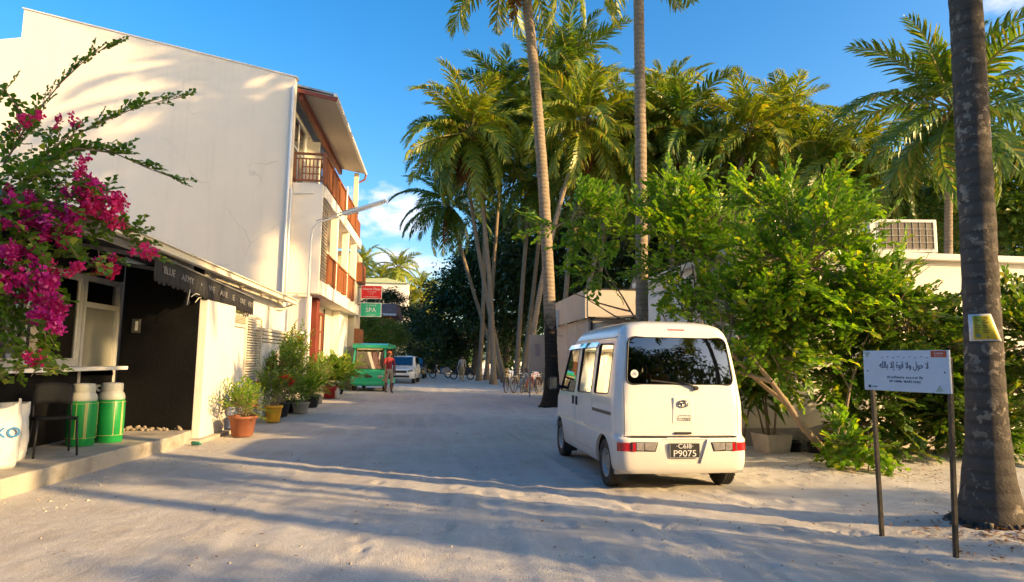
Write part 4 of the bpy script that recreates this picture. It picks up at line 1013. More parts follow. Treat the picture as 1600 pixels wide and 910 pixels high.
def palm(base, top, label, group, seed, nf=24, size=1., key='g', r0=.2, r1=.12, bend=(0, 0), flare=1.7, tm=None, dead=3, nuts=6, lean=None, rings=False, roots=False, name='palm_tree', minel=-58):
    rg = random.Random(seed); base, top = Vector(base), Vector(top)
    t = thing(name, label, 'palm tree', tuple(base), 0, group)
    H_ = (top-base).length; n = max(14, int(H_/(.10 if rings else .6))); pts, rad = [], []
    B = Vector((bend[0], bend[1], 0))
    for i in range(n+1):
        u = i/n; p = base.lerp(top, u) + B*4*u*(1-u)*1.0
        hgt = u*H_; fl = 1 + (flare-1)*math.exp(-hgt/.42)
        r = (r0+(r1-r0)*u**.7)*fl
        if rings: r *= 1 + .009*((i % 2)*2-1) * (1 if hgt > .25 else 0) + .012*rg.uniform(-1, 1); p = p + Vector((rg.uniform(-1, 1), rg.uniform(-1, 1), 0))*.004
        pts.append(p); rad.append(r)
    pts[0] = pts[0] - Vector((0, 0, .12))
    q = MB(); q.tube(pts, rad, 20 if rings else 10); tr_ = q.build('trunk', tm or TRUNK, t)
    if roots:
        q = MB()
        for k in range(170):
            a = rg.uniform(0, 6.28); d = Vector((math.cos(a), math.sin(a), 0)); r_ = r0*flare
            q.tube([base + d*r_*.85 + Vector((0, 0, rg.uniform(.01, .10))), base + d*r_*1.08 + Vector((0, 0, rg.uniform(.0, .05))), base + d*r_*rg.uniform(1.12, 1.32) + Vector((0, 0, -.04))], [.026, .020, .010], 5)
        q.build('root_mat', tm or TRUNK, t)
    top_l = pts[-1]-base
    ph = rg.uniform(0, 6.28)
    for i in range(nf):
        u = (i+.5)/nf; az = ph + i*2.39996 + rg.uniform(-.25, .25); el = 82 - (82-minel)*u**.92 + rg.uniform(-8, 8)
        kd = 'up' if el > 42 else ('mid' if el > -8 else 'low')
        me = rg.choice(FM[key][kd])
        s_ = size*rg.uniform(.85, 1.1)*(1 if u > .12 else .8)
        link('frond', me, t, loc=top_l + Vector((0, 0, .15-.45*u)) + Vector((math.cos(az), math.sin(az), 0))*.08, rot=(rg.uniform(-.6, .6), -R(el), az), scale=s_)
    link('new_frond', NEWF, t, loc=top_l, rot=(0, -R(84), ph), scale=size)
    for k in range(dead):
        az = rg.uniform(0, 6.28); link('dry_frond', rg.choice(FDEAD), t, loc=top_l-Vector((0, 0, .35)), rot=(0, R(rg.uniform(62, 84)), az), scale=size*rg.uniform(.8, 1.1))
    for k in range(nuts):
        az = rg.uniform(0, 6.28); link('coconut', coco_me, t, loc=top_l + Vector((.26*math.cos(az), .26*math.sin(az), -.35-.25*rg.random())), scale=rg.uniform(.85, 1.2))
    return t
# trunks in the frame with crowns above it
palm((4.85, 5.26, .03), (5.0, 5.35, 9.6), 'thick lichen-spotted palm trunk with a taped yellow notice beside the white sign', 'palms along the street', 1, 22, .95, 'y', .152, .128, (.05, 0), 2.05, TRUNKN, 2, 6, rings=True, roots=True)
palm((4.55, 14.0, 0), (4.50, 14.0, 13.4), 'slender straight palm trunk rising from the shrubs behind the white van', 'palms along the street', 2, 20, .9, 'y', .155, .115, (.05, 0), 1.5, None, 2, 5, rings=True)
palm((3.46, 19.1, 0), (2.22, 19.1, 15.3), 'tall leaning palm with blackened base in front of the parked bicycles', 'palms along the street', 3, 24, .85, 'y', .20, .15, (.22, 0), 2.3, TRUNKB, 3, 6, rings=True, roots=True)
# the grove behind
def at(px, py, Y):
    d = (px-800)*_r - (py-455)*_u2 + 1000*_f
    return Vector((0, 0, 1.45)) + d*(Y/d.y)
GL = 'palms of the grove behind the bicycles'
grove = [  # base px, base depth, crown px, crown py, crown depth, key, size
    (748, 44, 752, 215, 44, 'y', 1.0, 'straight palm trunk, outermost of the grove on the sandy street'),
    (760, 46, 790, 150, 46, 'g', 1.0, 'palm with a high dark crown behind the outermost grove palm'),
    (771, 38, 735, 205, 38, 'y', 1.0, 'palm with a broad base and hanging dry fronds at the street edge'),
    (789, 41, 722, 215, 40, 'g', .9, 'thick palm leaning over the street from the grove'),
    (783, 48, 700, 318, 46, 'g', .95, 'short drooping palm behind the street edge trunks'),
    (806, 40, 838, 190, 42, 'y', .95, 'thin upright palm beside the bicycle row'),
    (815, 44, 860, 130, 45, 'g', 1.0, 'thin palm curving away behind the bicycle row'),
    (823, 33, 916, 190, 34, 'y', 1.10, 'bright yellow-green palm leaning steeply over the beige kiosk'),
    (868, 36, 890, 105, 40, 'g', 1.05, 'tallest crowned palm above the beige kiosk'),
    (880, 33, 975, 200, 36, 'y', .95, 'palm with sunlit crown just beside the slender trunk'),
    (940, 31, 1062, 195, 33, 'g', .95, 'palm with orange dry sheath above the shrub tops'),
    (1050, 31, 1040, 160, 36, 'y', .8, 'small airy palm crown among the grove'),
    (1090, 29, 1172, 205, 31, 'y', .95, 'palm with orange coconut stalks over the shrubs'),
    (1180, 30, 1240, 235, 33, 'g', .85, 'dark lower palm between two brighter crowns'),
    (850, 38, 842, 275, 40, 'g', .9, 'low dark palm crown behind the bicycle row'),
    (930, 36, 950, 275, 37, 'g', .95, 'low drooping palm crown above the beige kiosk'),
    (1010, 33, 1005, 235, 35, 'y', .9, 'palm crown directly behind the slender trunk'),
    (1120, 31, 1118, 270, 32, 'g', .9, 'low palm crown tucked behind the shrub over the van'),
    (1210, 29, 1228, 185, 34, 'y', .85, 'palm crown between the coconut-laden one and the short one'),
    (1290, 28, 1285, 285, 29, 'g', .85, 'low palm crown behind the satellite dish'),
    (1300, 27, 1335, 250, 28, 'y', .80, 'short palm with raised fronds over the white house'),
    (1425, 24, 1400, 300, 28, 'g', .8, 'low shaded palm behind the air conditioner'),
    (1488, 20, 1488, 165, 20, 'g', .90, 'dark feathery palm behind the lichen-spotted trunk'),
]
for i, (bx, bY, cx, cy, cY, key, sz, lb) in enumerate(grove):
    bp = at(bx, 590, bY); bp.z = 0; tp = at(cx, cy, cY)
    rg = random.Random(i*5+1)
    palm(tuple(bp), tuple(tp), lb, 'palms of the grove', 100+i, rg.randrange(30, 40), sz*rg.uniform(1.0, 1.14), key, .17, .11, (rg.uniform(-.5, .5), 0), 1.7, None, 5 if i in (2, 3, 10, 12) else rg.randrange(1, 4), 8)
for i, (px, py, Y, lb) in enumerate(((622, 418, 92, 'bright distant palm standing over the white block'), (656, 452, 84, 'distant yellow-green palm just past the white block'), (566, 412, 96, 'distant palm half hidden by the guest house eave'), (597, 434, 100, 'small distant palm between guest house and white block'), (680, 470, 90, 'low distant palm above the dark street trees'))):
    tp = at(px, py, Y); palm((tp.x+.4, Y, 0), tuple(tp), lb, 'distant palms', 200+i, 26, 1.0, 'y', .2, .14, (.3, 0), 1.5, None, 1, 0)

# ------------------------------------------------------------------ broadleaf trees: trunk, limbs and a crown of real leaves
def leaf_quad(vs, fs, p, nrm, d, ln, wd, fold=.25):
    sd = nrm.cross(d).normalized()*wd; k = len(vs); up = nrm*wd*fold
    vs += [p, p + d*ln*.5 + sd*.5 + up, p + d*ln, p + d*ln*.5 - sd*.5 + up]
    fs += [(k, k+1, k+2), (k, k+2, k+3)]
def rdir(rg): 
    z = rg.uniform(-1, 1); a = rg.uniform(0, 6.283); s_ = math.sqrt(1-z*z); return Vector((s_*math.cos(a), s_*math.sin(a), z))
def crown_mesh(seed, rad, nclump, nleaf, size, m_, flat=.75, shell=.55):
    rg = random.Random(seed); vs, fs = [], []
    for c_ in range(nclump):
        d = rdir(rg); r = (shell + (1-shell)*rg.random()) * rg.uniform(.75, 1.12)
        cc = Vector((d.x*rad[0]*r, d.y*rad[1]*r, d.z*rad[2]*r)); cr = rg.uniform(.16, .32)*min(rad)
        for j in range(nleaf):
            q_ = rdir(rg)*(rg.random()**.4)*cr; p = cc + Vector((q_.x*1.2, q_.y*1.2, q_.z*flat))
            nrm = (rdir(rg)*.8 + Vector((0, 0, .8)) + q_.normalized()*.5).normalized(); dd = nrm.cross(rdir(rg)).normalized()
            s_ = size*rg.uniform(.6, 1.25); leaf_quad(vs, fs, p, nrm, dd, s_, s_*.62)
    me = bpy.data.meshes.new('crown'); me.from_pydata([tuple(v_) for v_ in vs], [], fs); me.materials.append(m_); me.update(); return me
def limb_mb(rg, base, top, rad, r0, nl=6):
    q = MB(); mid = base.lerp(top, .45) + Vector((rg.uniform(-.3, .3), rg.uniform(-.3, .3), 0))
    q.tube([base-Vector((0, 0, .15)), base + (mid-base)*.15, mid, top], [r0*1.5, r0*1.05, r0*.85, r0*.4], 9)
    for k in range(nl):
        d = rdir(rg); d.z = abs(d.z)*.6; e = top + Vector((d.x*rad[0], d.y*rad[1], d.z*rad[2]))*.75; s_ = mid.lerp(top, rg.uniform(0, .8))
        q.tube([s_, s_.lerp(e, .5) + Vector((0, 0, .25)), e], [r0*.5, r0*.3, r0*.08], 6)
    return q
CR = {}
def tree(base, cz, rad, key, label, group, seed, r0=.25, name='leafy_tree', dens=1., cat='tree', off=(0, 0)):
    t = thing(name, label, cat, tuple(base), 0, group); rg = random.Random(seed)
    limb_mb(rg, Vector(base), Vector((base[0]+off[0], base[1]+off[1], cz-.2*rad[2])), rad, r0).build('trunk', BARK, t)
    link('crown', CR[key], t, loc=(off[0], off[1], cz-base[2]), rot=(0, 0, rg.uniform(0, 6.28)), scale=rad)['kind'] = 'stuff'
    return t
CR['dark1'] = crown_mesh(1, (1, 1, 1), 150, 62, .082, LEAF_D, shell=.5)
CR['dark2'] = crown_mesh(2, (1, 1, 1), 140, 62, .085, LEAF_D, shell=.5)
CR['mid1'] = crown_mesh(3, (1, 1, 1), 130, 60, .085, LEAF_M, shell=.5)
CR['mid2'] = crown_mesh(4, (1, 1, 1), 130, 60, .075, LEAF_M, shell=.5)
dt = [  # px, Y, crown centre py, rx, ry, rz, key, label
    (680, 66, 540, 3.6, 3.6, 3.4, 'dark1', 'dark rounded street tree at the far end of the sand road'),
    (655, 80, 545, 3.4, 3.4, 3.0, 'dark2', 'small dark tree farthest along the sand road'),
    (715, 62, 500, 4.4, 4.4, 4.6, 'dark2', 'dark spreading tree overhanging the walker'),
    (745, 60, 445, 3.9, 4.4, 4.6, 'dark1', 'tall dark tree with ragged outline against the sky behind the outermost palm'),
    (790, 58, 470, 5.0, 4.5, 6.0, 'dark2', 'dense dark tree behind the leaning grove palms'),
    (790, 60, 380, 4.2, 4.2, 4.6, 'dark1', 'tall dark tree top seen between the grove trunks'),
    (855, 54, 400, 5.2, 4.5, 6.5, 'dark2', 'big dark tree behind the bicycle row palms'),
    (925, 50, 420, 5.2, 4.5, 6.5, 'dark1', 'big dark tree behind the beige kiosk'),
    (990, 46, 380, 4.6, 4.5, 5.6, 'dark2', 'dark tree behind the slender palm trunk'),
    (1070, 42, 390, 4.8, 4.2, 5.2, 'dark1', 'dark tree behind the shrub over the van'),
    (1160, 40, 370, 5.0, 4.2, 5.2, 'dark2', 'shaded tree behind the grove crowns over the van'),
    (1260, 37, 360, 4.8, 4.2, 5.0, 'mid1', 'shaded green tree behind the satellite dish'),
    (1360, 33, 360, 4.6, 4.0, 4.4, 'dark1', 'dark tree behind the air conditioner'),
    (1450, 30, 350, 3.6, 3.5, 3.8, 'mid2', 'green tree behind the feathery palm'),
    (1560, 24, 330, 3.4, 3.4, 3.2, 'mid1', 'sunlit leafy tree rising behind the white house wall'),
    (1660, 22, 300, 3.2, 3.2, 3.4, 'mid2', 'leafy tree behind the far end of the white house'),
    (575, 40, 520, 1.6, 1.5, 1.2, 'mid1', 'green bush behind the green shuttle'),
    (608, 43, 525, 1.4, 1.4, 1.2, 'mid2', 'bush in front of the brown house wall'),
    (600, 60, 475, 2.4, 2.4, 1.6, 'dark1', 'dark tree over the brown house roof'),
    (640, 70, 505, 2.6, 2.6, 2.6, 'dark2', 'dark tree between the brown house and the sand road'),
    (705, 95, 560, 5.0, 4.0, 2.2, 'mid2', 'bright low tree at the very end of the road'),
]
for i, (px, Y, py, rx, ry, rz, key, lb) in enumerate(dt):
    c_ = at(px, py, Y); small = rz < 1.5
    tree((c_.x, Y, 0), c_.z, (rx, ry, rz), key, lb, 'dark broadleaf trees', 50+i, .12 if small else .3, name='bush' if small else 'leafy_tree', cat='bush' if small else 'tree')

# ------------------------------------------------------------------ the sunlit shrubs beside the van
def spray_mesh(seed, m_, n=13, ln=.55, size=.115, wd=.58, stem=True):
    rg = random.Random(seed); vs, fs, mi = [], [], []
    d = Vector((1, 0, .12)).normalized()
    for j in range(n):
        t = .18+.82*j/(n-1); p = Vector((ln*t, .02*math.sin(j*2.1), .06*t*t*ln)); s_ = -1 if j % 2 else 1
        a = R(62-32*t+rg.uniform(-12, 12)); dd = Vector((math.cos(a), s_*math.sin(a), rg.uniform(-.05, .45))).normalized()
        nrm = (Vector((0, 0, 1)) + rdir(rg)*.35).normalized(); nrm = (nrm - dd*nrm.dot(dd)).normalized(); sd = nrm.cross(dd)
        L_ = size*rg.uniform(.75, 1.2); w_ = L_*wd; k = len(vs)
        # obovate leaf folded on its midrib, tip turned down
        vs += [p, p+dd*L_*.35+sd*w_*.30+nrm*w_*.12, p+dd*L_*.72+sd*w_*.5+nrm*w_*.15, p+dd*L_-nrm*L_*.10, p+dd*L_*.72-sd*w_*.5+nrm*w_*.15, p+dd*L_*.35-sd*w_*.30+nrm*w_*.12, p+dd*L_*.6]
        fs += [(k, k+1, k+6), (k+1, k+2, k+6), (k+2, k+3, k+6), (k+3, k+4, k+6), (k+4, k+5, k+6), (k+5, k, k+6)]; mi += [0]*6
    if stem:
        k = len(vs); r = .006
        for t in (0, .5, 1):
            p = Vector((ln*t, 0, .06*t*t*ln)); rr = r*(1-.7*t); vs += [p+Vector((0, rr, 0)), p+Vector((0, -rr*.5, rr*.8)), p+Vector((0, -rr*.5, -rr*.8))]
        for i in range(2):
            for q_ in range(3): fs.append((k+i*3+q_, k+i*3+(q_+1) % 3, k+i*3+3+(q_+1) % 3, k+i*3+3+q_)); mi.append(1)
    return [tuple(v_) for v_ in vs], fs, mi, m_
def to_me(sp, name='leaf_spray'):
    vs, fs, mi, m_ = sp; me = bpy.data.meshes.new(name); me.from_pydata(vs, [], fs); me.materials.append(m_); me.materials.append(BARKL)
    me.polygons.foreach_set('material_index', mi); me.polygons.foreach_set('use_smooth', [True]*len(fs)); me.update(); return me
def branching(rg, p, d, ln, r, depth, spread, out, tips, up=.25):
    n = 4; pts = [p.copy()]; rads = [r]
    for i in range(n):
        d = (d + rdir(rg)*.16 + Vector((0, 0, up*.25))).normalized(); p = p + d*ln/n; pts.append(p.copy()); rads.append(r*(1-.5*(i+1)/n))
    out.append((pts, rads, depth))
    if depth <= 1:
        for i in range(1, n+1): tips.append((pts[i], d.copy()))
    if depth > 0:
        for k in range(rg.choice((2, 3, 3))):
            a = rdir(rg); dd = (d + a*spread).normalized(); branching(rg, pts[-1-(k % 2)], dd, ln*rg.uniform(.62, .85), r*.55, depth-1, spread, out, tips, up)
def shrub(name, base, label, seed, stems, sprays, nspray, fill, cat='shrub', group='leafy shrubs by the white house', bark=BARKL, limit=300, sc=(.8, 1.3)):
    """stems: list of (dir, length, radius, depth); fill: list of (centre, radii, weight) volumes the leaves grow in"""
    rg = random.Random(seed); base = Vector(base); t = thing(name, label, cat, tuple(base), 0, group); segs, tips = [], []
    for d, ln, r, dep in stems: branching(rg, base.copy()-Vector((0, 0, .05)), Vector(d).normalized(), ln, r, dep, .75, segs, tips)
    main = MB(); twigs = MB(); cen = [Vector(c_) for c_, _, _ in fill]
    for pts, rads, dep in segs: (main if rads[0] > .022 else twigs).tube(pts, rads, 7 if rads[0] > .022 else 4, cap=False)
    if main.v: main.build('trunk', bark, t)
    # extra leafy shoots that reach out of the trunk into the crown volumes
    pos = []
    tot = sum(w for _, _, w in fill)
    for c_, rd, w in fill:
        c_ = Vector(c_); m_ = int(nspray*w/tot)
        nsh = max(3, m_//9)
        for k in range(nsh):
            u = rdir(rg); u = Vector((u.x*rd[0], u.y*rd[1], u.z*rd[2])); e = c_ + u*rg.uniform(.75, 1.12); s_ = c_ + u*rg.uniform(.0, .35)
            drift = Vector((0, 0, rg.uniform(-.08, .22)))
            mid = s_.lerp(e, .5) + drift; twigs.tube([s_, mid, e], [.012, .008, .004], 4, cap=False)
            for j in range(9):
                f = .2 + .8*j/8 + rg.uniform(-.05, .05); p = s_.lerp(mid, f*2) if f < .5 else mid.lerp(e, min(1, f*2-1))
                dd = ((e-s_).normalized() + rdir(rg)*.75 + Vector((0, 0, .15))).normalized(); pos.append((p, dd))
    twigs.build('twigs', bark, t)['kind'] = 'stuff'
    rg.shuffle(pos)
    # the sprays that face the street are single pieces, the rest one mass
    pos.sort(key=lambda e: e[0].y + .25*abs(e[0].x-3) + rg.uniform(0, .5))
    mes = [to_me(s_) for s_ in sprays] if not isinstance(sprays[0], bpy.types.Mesh) else sprays
    raw = [([Vector(v_.co) for v_ in me.vertices], [tuple(p.vertices) for p in me.polygons], [p.material_index for p in me.polygons]) for me in mes]
    bv, bf, bi = [], [], []
    for i, (p, dd) in enumerate(pos):
        az = math.atan2(dd.y, dd.x); el = math.asin(max(-1, min(1, dd.z))); e = Euler((rg.uniform(-.6, .6), -el, az)); s_ = rg.uniform(*sc); k = rg.randrange(len(mes))
        if i < limit: link('leaf_spray', mes[k], t, loc=p-base, rot=e, scale=s_)
        else:
            M_ = Matrix.Translation(p-base) @ e.to_matrix().to_4x4() @ Matrix.Scale(s_, 4); o = len(bv)
            bv += [tuple(M_ @ v_) for v_ in raw[k][0]]; bf += [tuple(j+o for j in f) for f in raw[k][1]]; bi += raw[k][2]
    if bv:
        me = bpy.data.meshes.new('foliage'); me.from_pydata(bv, [], bf)
        for m_ in mes[0].materials: me.materials.append(m_)
        me.polygons.foreach_set('material_index', bi); me.polygons.foreach_set('use_smooth', [True]*len(bf)); me.update()
        link('foliage', me, t)['kind'] = 'stuff'
    return t
SP = [to_me(spray_mesh(i, LEAF_S, 15, .52, (.10, .112, .085, .12)[i], (.58, .52, .64, .55)[i])) for i in range(4)]
SPM = [to_me(spray_mesh(10+i, LEAF_M, 13, .45, (.115, .10, .13)[i], .6)) for i in range(3)]
shrub('green_shrub', (5.62, 8.5, .02), 'large bright green shrub with a leaning trunk beside the white van', 3,
      [((-.62, .2, 1), 1.55, .065, 2), ((.35, .25, 1), 1.6, .035, 2)], SP, 1200,
      [((5.55, 9.1, 2.95), (1.10, .8, .95), 2.7), ((5.2, 9.3, 2.2), (.9, .6, .8), 2), ((6.4, 9.0, 2.3), (.85, .6, .7), 1.5), ((5.6, 9.4, 3.8), (1.0, .7, .5), 1), ((4.9, 9.0, 1.6), (.45, .4, .4), .4), ((6.3, 9.2, 1.5), (.6, .4, .5), .9)])
shrub('green_shrub', (4.7, 12.3, .02), 'tall yellow-green shrub spreading over the van roof, one long branch reaching left', 5,
      [((-.25, -.1, 1), 1.9, .06, 2), ((.3, .1, 1), 1.9, .05, 2)], SP, 1000,
      [((4.8, 11.7, 3.5), (1.2, .8, 1.0), 3), ((3.3, 11.7, 3.9), (.9, .5, .42), .9), ((5.6, 11.6, 4.1), (1.1, .7, .7), 1.8), ((2.4, 11.5, 4.02), (.75, .25, .16), .4), ((4.9, 11.3, 2.4), (.8, .45, .6), 1.2), ((3.0, 11.5, 3.2), (.25, .25, .4), .2), ((4.9, 12.0, 4.7), (.7, .5, .5), .6)])
shrub('green_shrub', (7.25, 9.15, .12), 'rounded green shrub against the white wall behind the white sign', 8,
      [((-.3, 0, 1), 1.0, .028, 1), ((.15, .1, 1), 1.1, .03, 1), ((.5, 0, .9), 1.0, .024, 1)], SPM, 1000,
      [((7.9, 8.75, .6), (.8, .35, .35), 1.0), ((6.5, 8.9, .55), (.5, .3, .35), .7), ((7.1, 9.0, 1.75), (1.15, .5, .75), 2.6), ((6.7, 9.0, .95), (.55, .35, .5), 1.2), ((7.6, 8.9, .95), (.7, .4, .55), 1.6), ((6.9, 8.8, 2.1), (.7, .4, .4), .8), ((8.2, 9.0, 1.5), (.5, .4, .7), .9)])
shrub('green_shrub', (9.1, 9.0, .1), 'dark glossy shrub behind the lichen-spotted palm trunk', 12,
      [((0, 0, 1), 1.1, .03, 1), ((-.4, 0, 1), 1.0, .025, 1)], SPM, 300,
      [((9.0, 8.8, 1.8), (.9, .5, .8), 2), ((9.0, 8.8, .9), (.8, .4, .5), 1)], limit=200)
SPL = [to_me(spray_mesh(30+i, LEAF_S, 9, .28, .10, .7)) for i in range(2)]
shrub('low_plant', (5.75, 8.15, .02), 'low leafy plant at the foot of the leaning shrub trunk', 15,
      [((0, -.2, 1), .35, .012, 1)], SPL, 70, [((5.8, 8.15, .42), (.42, .3, .3), 1), ((5.35, 8.2, .4), (.25, .2, .2), .5)], cat='plant', group='small plants by the white house')

# ------------------------------------------------------------------ trees standing behind the photographer, on the sunny side of the street
SH = [((8.8, 1.9), 4.7, (1.1, .8, .9)), ((8.6, 1.30), 1.95, (1.0, .85, 1.85)), ((9.6, -1.35), 2.2, (1.2, 1.05, 2.0)), ((10.5, -4.4), 2.4, (1.5, 1.5, 2.1)), ((7.6, -3.8), 1.6, (1.2, 1.2, 1.5)), ((9.5, 3.85), 1.25, (.9, .95, 1.1))]
SHP = [((13.5, 9.6), (13.4, 9.6, 13.4)), ((15.6, 10.2), (15.5, 10.1, 15.8)), ((14.2, 6.8), (14.0, 6.9, 15.0)), ((10.6, -.35), (10.4, -.2, 9.5)), ((12.2, .35), (12.2, .4, 10.5)), ((9.2, -2.4), (9.3, -2.5, 9.8))]
# ------------------------------------------------------------------ objects on the shop platform
GREENP = mat('green_barrel_plastic', (.01, .26, .055), .38, .1, 4)
PALEP = mat('off_white_plastic', (.50, .50, .43), .5, .06, 4)
YEL = mat('yellow_trim', (.50, .50, .18), .6, .1, 5)
def barrel(loc, rz, label):
    t = thing('water_barrel', label, 'barrel', loc, rz, 'green barrels on the shop platform')
    q = MB(); q.lathe([(.205, 0), (.215, .015), (.215, .10), (.222, .115), (.228, .40), (.222, .67), (.212, .70), (.195, .715)], 40); bd = q.build('drum', GREENP, t, world=False)
    q = MB(); q.lathe([(.205, .70), (.212, .715), (.210, .76), (.20, .79), (.198, .80), (.175, .83), (.168, .84), (.172, .85), (.172, .955), (.165, .975), (.05, .985)], 36); lid = q.build('lid', PALEP, t, world=False)
    q = MB(); q.tube([(-.17, -.02, .93), (-.235, -.02, .93), (-.25, -.02, .89), (-.22, -.02, .85), (-.18, -.02, .85)], .020, 8); q.build('handle', PALEP, lid, world=False)
    t.scale = (.80, .80, .86)
    # stitched trim: seams of bright dashes
    tr = MB()
    for a0, m_ in ((-60, 1), (-28, 0), (-20, 0), (40, 0), (48, 0)):
        for k in range(22):
            a = R(a0); z = .13+.54*k/21; r_ = .2295
            tr.box(-.006, .006, -.002, .002, -.010, .010, M=Matrix.Translation((r_*math.cos(a), r_*math.sin(a), z)) @ Matrix.Rotation(a+R(90), 4, 'Z'))
    for z in (.125, .665):
        for k in range(60):
            a = 2*math.pi*k/60; r_ = .2265; tr.box(-.007, .007, -.002, .002, -.004, .004, M=Matrix.Translation((r_*math.cos(a), r_*math.sin(a), z)) @ Matrix.Rotation(a+R(90), 4, 'Z'))
    tr.build('stitching', YEL, bd, world=False)['kind'] = 'stuff'
    q = MB(); a = R(-24); q.box(-.005, .005, -.003, .003, .12, .68, M=Matrix.Translation((.2265*math.cos(a), .2265*math.sin(a), 0)) @ Matrix.Rotation(a+R(90), 4, 'Z')); q.build('trim_strip', YEL, bd, world=False)
    return t
barrel((-4.86, 9.62, .2), R(-25), 'green water barrel with a handled white lid behind the black chair')
barrel((-4.66, 9.98, .2), R(10), 'green water barrel with plain white lid next to the porch wall')
# black chair
CHB = mat('black_chair_plastic', (.008, .008, .008), .8, .2, 6)
ch = thing('black_chair', 'black stacking chair turned to the shop counter beside white sacks', 'chair', (-4.72, 8.72, .2), R(38))
q = MB(); vs = []; 
for i in range(7):
    for j in range(7):
        x, y = -.21+.42*i/6, -.21+.42*j/6; vs.append((x, y, .445-.02*math.cos(x*6)*math.cos(y*6)+(.015 if j == 0 else 0)))
q.add(vs, [(i*7+j, i*7+j+1, (i+1)*7+j+1, (i+1)*7+j) for i in range(6) for j in range(6)], 0, True); s_ = q.build('seat', CHB, ch, world=False, fixn=False); sm = s_.modifiers.new('s', 'SOLIDIFY'); sm.thickness = .02
q = MB(); vs = []
for i in range(9):
    for j in range(6):
        u = -1+2*i/8; vs.append((.20*u, .205-.05*(1-u*u)*0+.05*(j/5)+.02*(1-u*u), .62+.26*j/5-.02*u*u))
q.add(vs, [(i*6+j, i*6+j+1, (i+1)*6+j+1, (i+1)*6+j) for i in range(8) for j in range(5)], 0, True); s_ = q.build('backrest', CHB, ch, world=False, fixn=False); sm = s_.modifiers.new('s', 'SOLIDIFY'); sm.thickness = .018
for sx in (-1, 1):
    MB().tube([(sx*.20, -.19, .44), (sx*.22, -.23, 0)], .013, 8).build('leg', BLACKM, ch, world=False)
    MB().tube([(sx*.20, .24, .80), (sx*.20, .19, .46), (sx*.22, .26, 0)], .013, 8).build('leg', BLACKM, ch, world=False)
    MB().tube([(sx*.20, -.19, .43), (sx*.20, .19, .43)], .011, 8).build('side_rail', BLACKM, ch, world=False)
# sacks
SACK = mat('white_woven_sack', (.62, .62, .62), .7, .06, 5, .5, 22, dirt=(.42, .38, .33), dirt_amt=.4, dscale=4)
BLUE = mat('blue_print', (.04, .22, .52), .7, .1, 9)
def sack(loc, rz, w, d, h, label, seed, txt=None):
    t = thing('woven_sack', label, 'sack', loc, rz, 'white sacks on the shop platform'); rg = random.Random(seed); vs, fs = [], []; n, m_ = 28, 14
    for j in range(m_+1):
        u = j/m_; z = h*u; sq = 1-.55*max(0, (u-.72)/.28)**1.3; bul = 1+.10*math.sin(math.pi*min(1, u*1.15))
        for k in range(n):
            a = 2*math.pi*k/n; ca, sa = math.cos(a), math.sin(a); e = .55
            x = w/2*bul*math.copysign(abs(ca)**e, ca)*(1+.04*(u > .8)*math.sin(a*5)); y = d/2*bul*sq*math.copysign(abs(sa)**e, sa)
            r_ = 1+.030*math.sin(a*3+u*9+seed)+.025*math.sin(a*7-u*13); vs.append((x*r_, y*r_, z+(.06*abs(ca)**3 if j == m_ else 0) + .03*math.sin(a*2+seed)*u*u))
    fs = [(j*n+k, j*n+(k+1) % n, (j+1)*n+(k+1) % n, (j+1)*n+k) for j in range(m_) for k in range(n)] + [tuple(range(n))[::-1]]
    q = MB(); q.add(vs, fs, 0, True); bd = q.build('sack_body', SACK, t, world=False)
    if txt:
        me = text_mesh(txt, .24, BLUE, .012); M_ = Matrix.Translation((.10, -d/2*1.12, h*.62)) @ Matrix.Rotation(R(90), 4, 'X'); me.transform(M_); link('print', me, bd)
    return t
sack((-4.84, 7.72, .2), R(32), .52, .30, .66, 'white woven sack with blue eko print at the platform edge', 2, 'eko')
sack((-5.02, 8.30, .2), R(20), .40, .26, .64, 'plain white woven sack leaning behind the printed one', 5)
# paint tin rubble by the porch wall
t = thing('stone_heap', 'small heap of coral stones along the black porch wall', 'stones', (-4.75, 11.45, .2))
RUBBLE = mat('coral_rubble', (.26, .22, .17), .95, .3, 12, .4, 40)
rg = random.Random(4)
st_me = [bpy.data.meshes.new('x') for _ in range(0)]
for k in range(26):
    q = MB(); q.ell((0, 0, 0), (rg.uniform(.02, .09), rg.uniform(.02, .06), rg.uniform(.012, .03)), 6, 4); o = q.build('stone', RUBBLE, t, world=False); o.location = (rg.uniform(-.5, .55), rg.uniform(-.10, .08), .02); o.rotation_euler = (rg.random(), rg.random(), rg.random()*3)
t = thing('green_bottle', 'crushed green bottle lying at the foot of the platform', 'bottle', (-3.92, 11.15, .035), R(60))
q = MB(); q.lathe([(.03, 0), (.034, .02), (.030, .08), (.034, .13), (.014, .17), (.013, .20)], 12, M=Matrix.Rotation(R(90), 4, 'X')); q.build('shell', mat('green_pet', (.02, .22, .16), .2, .2), t, world=False)

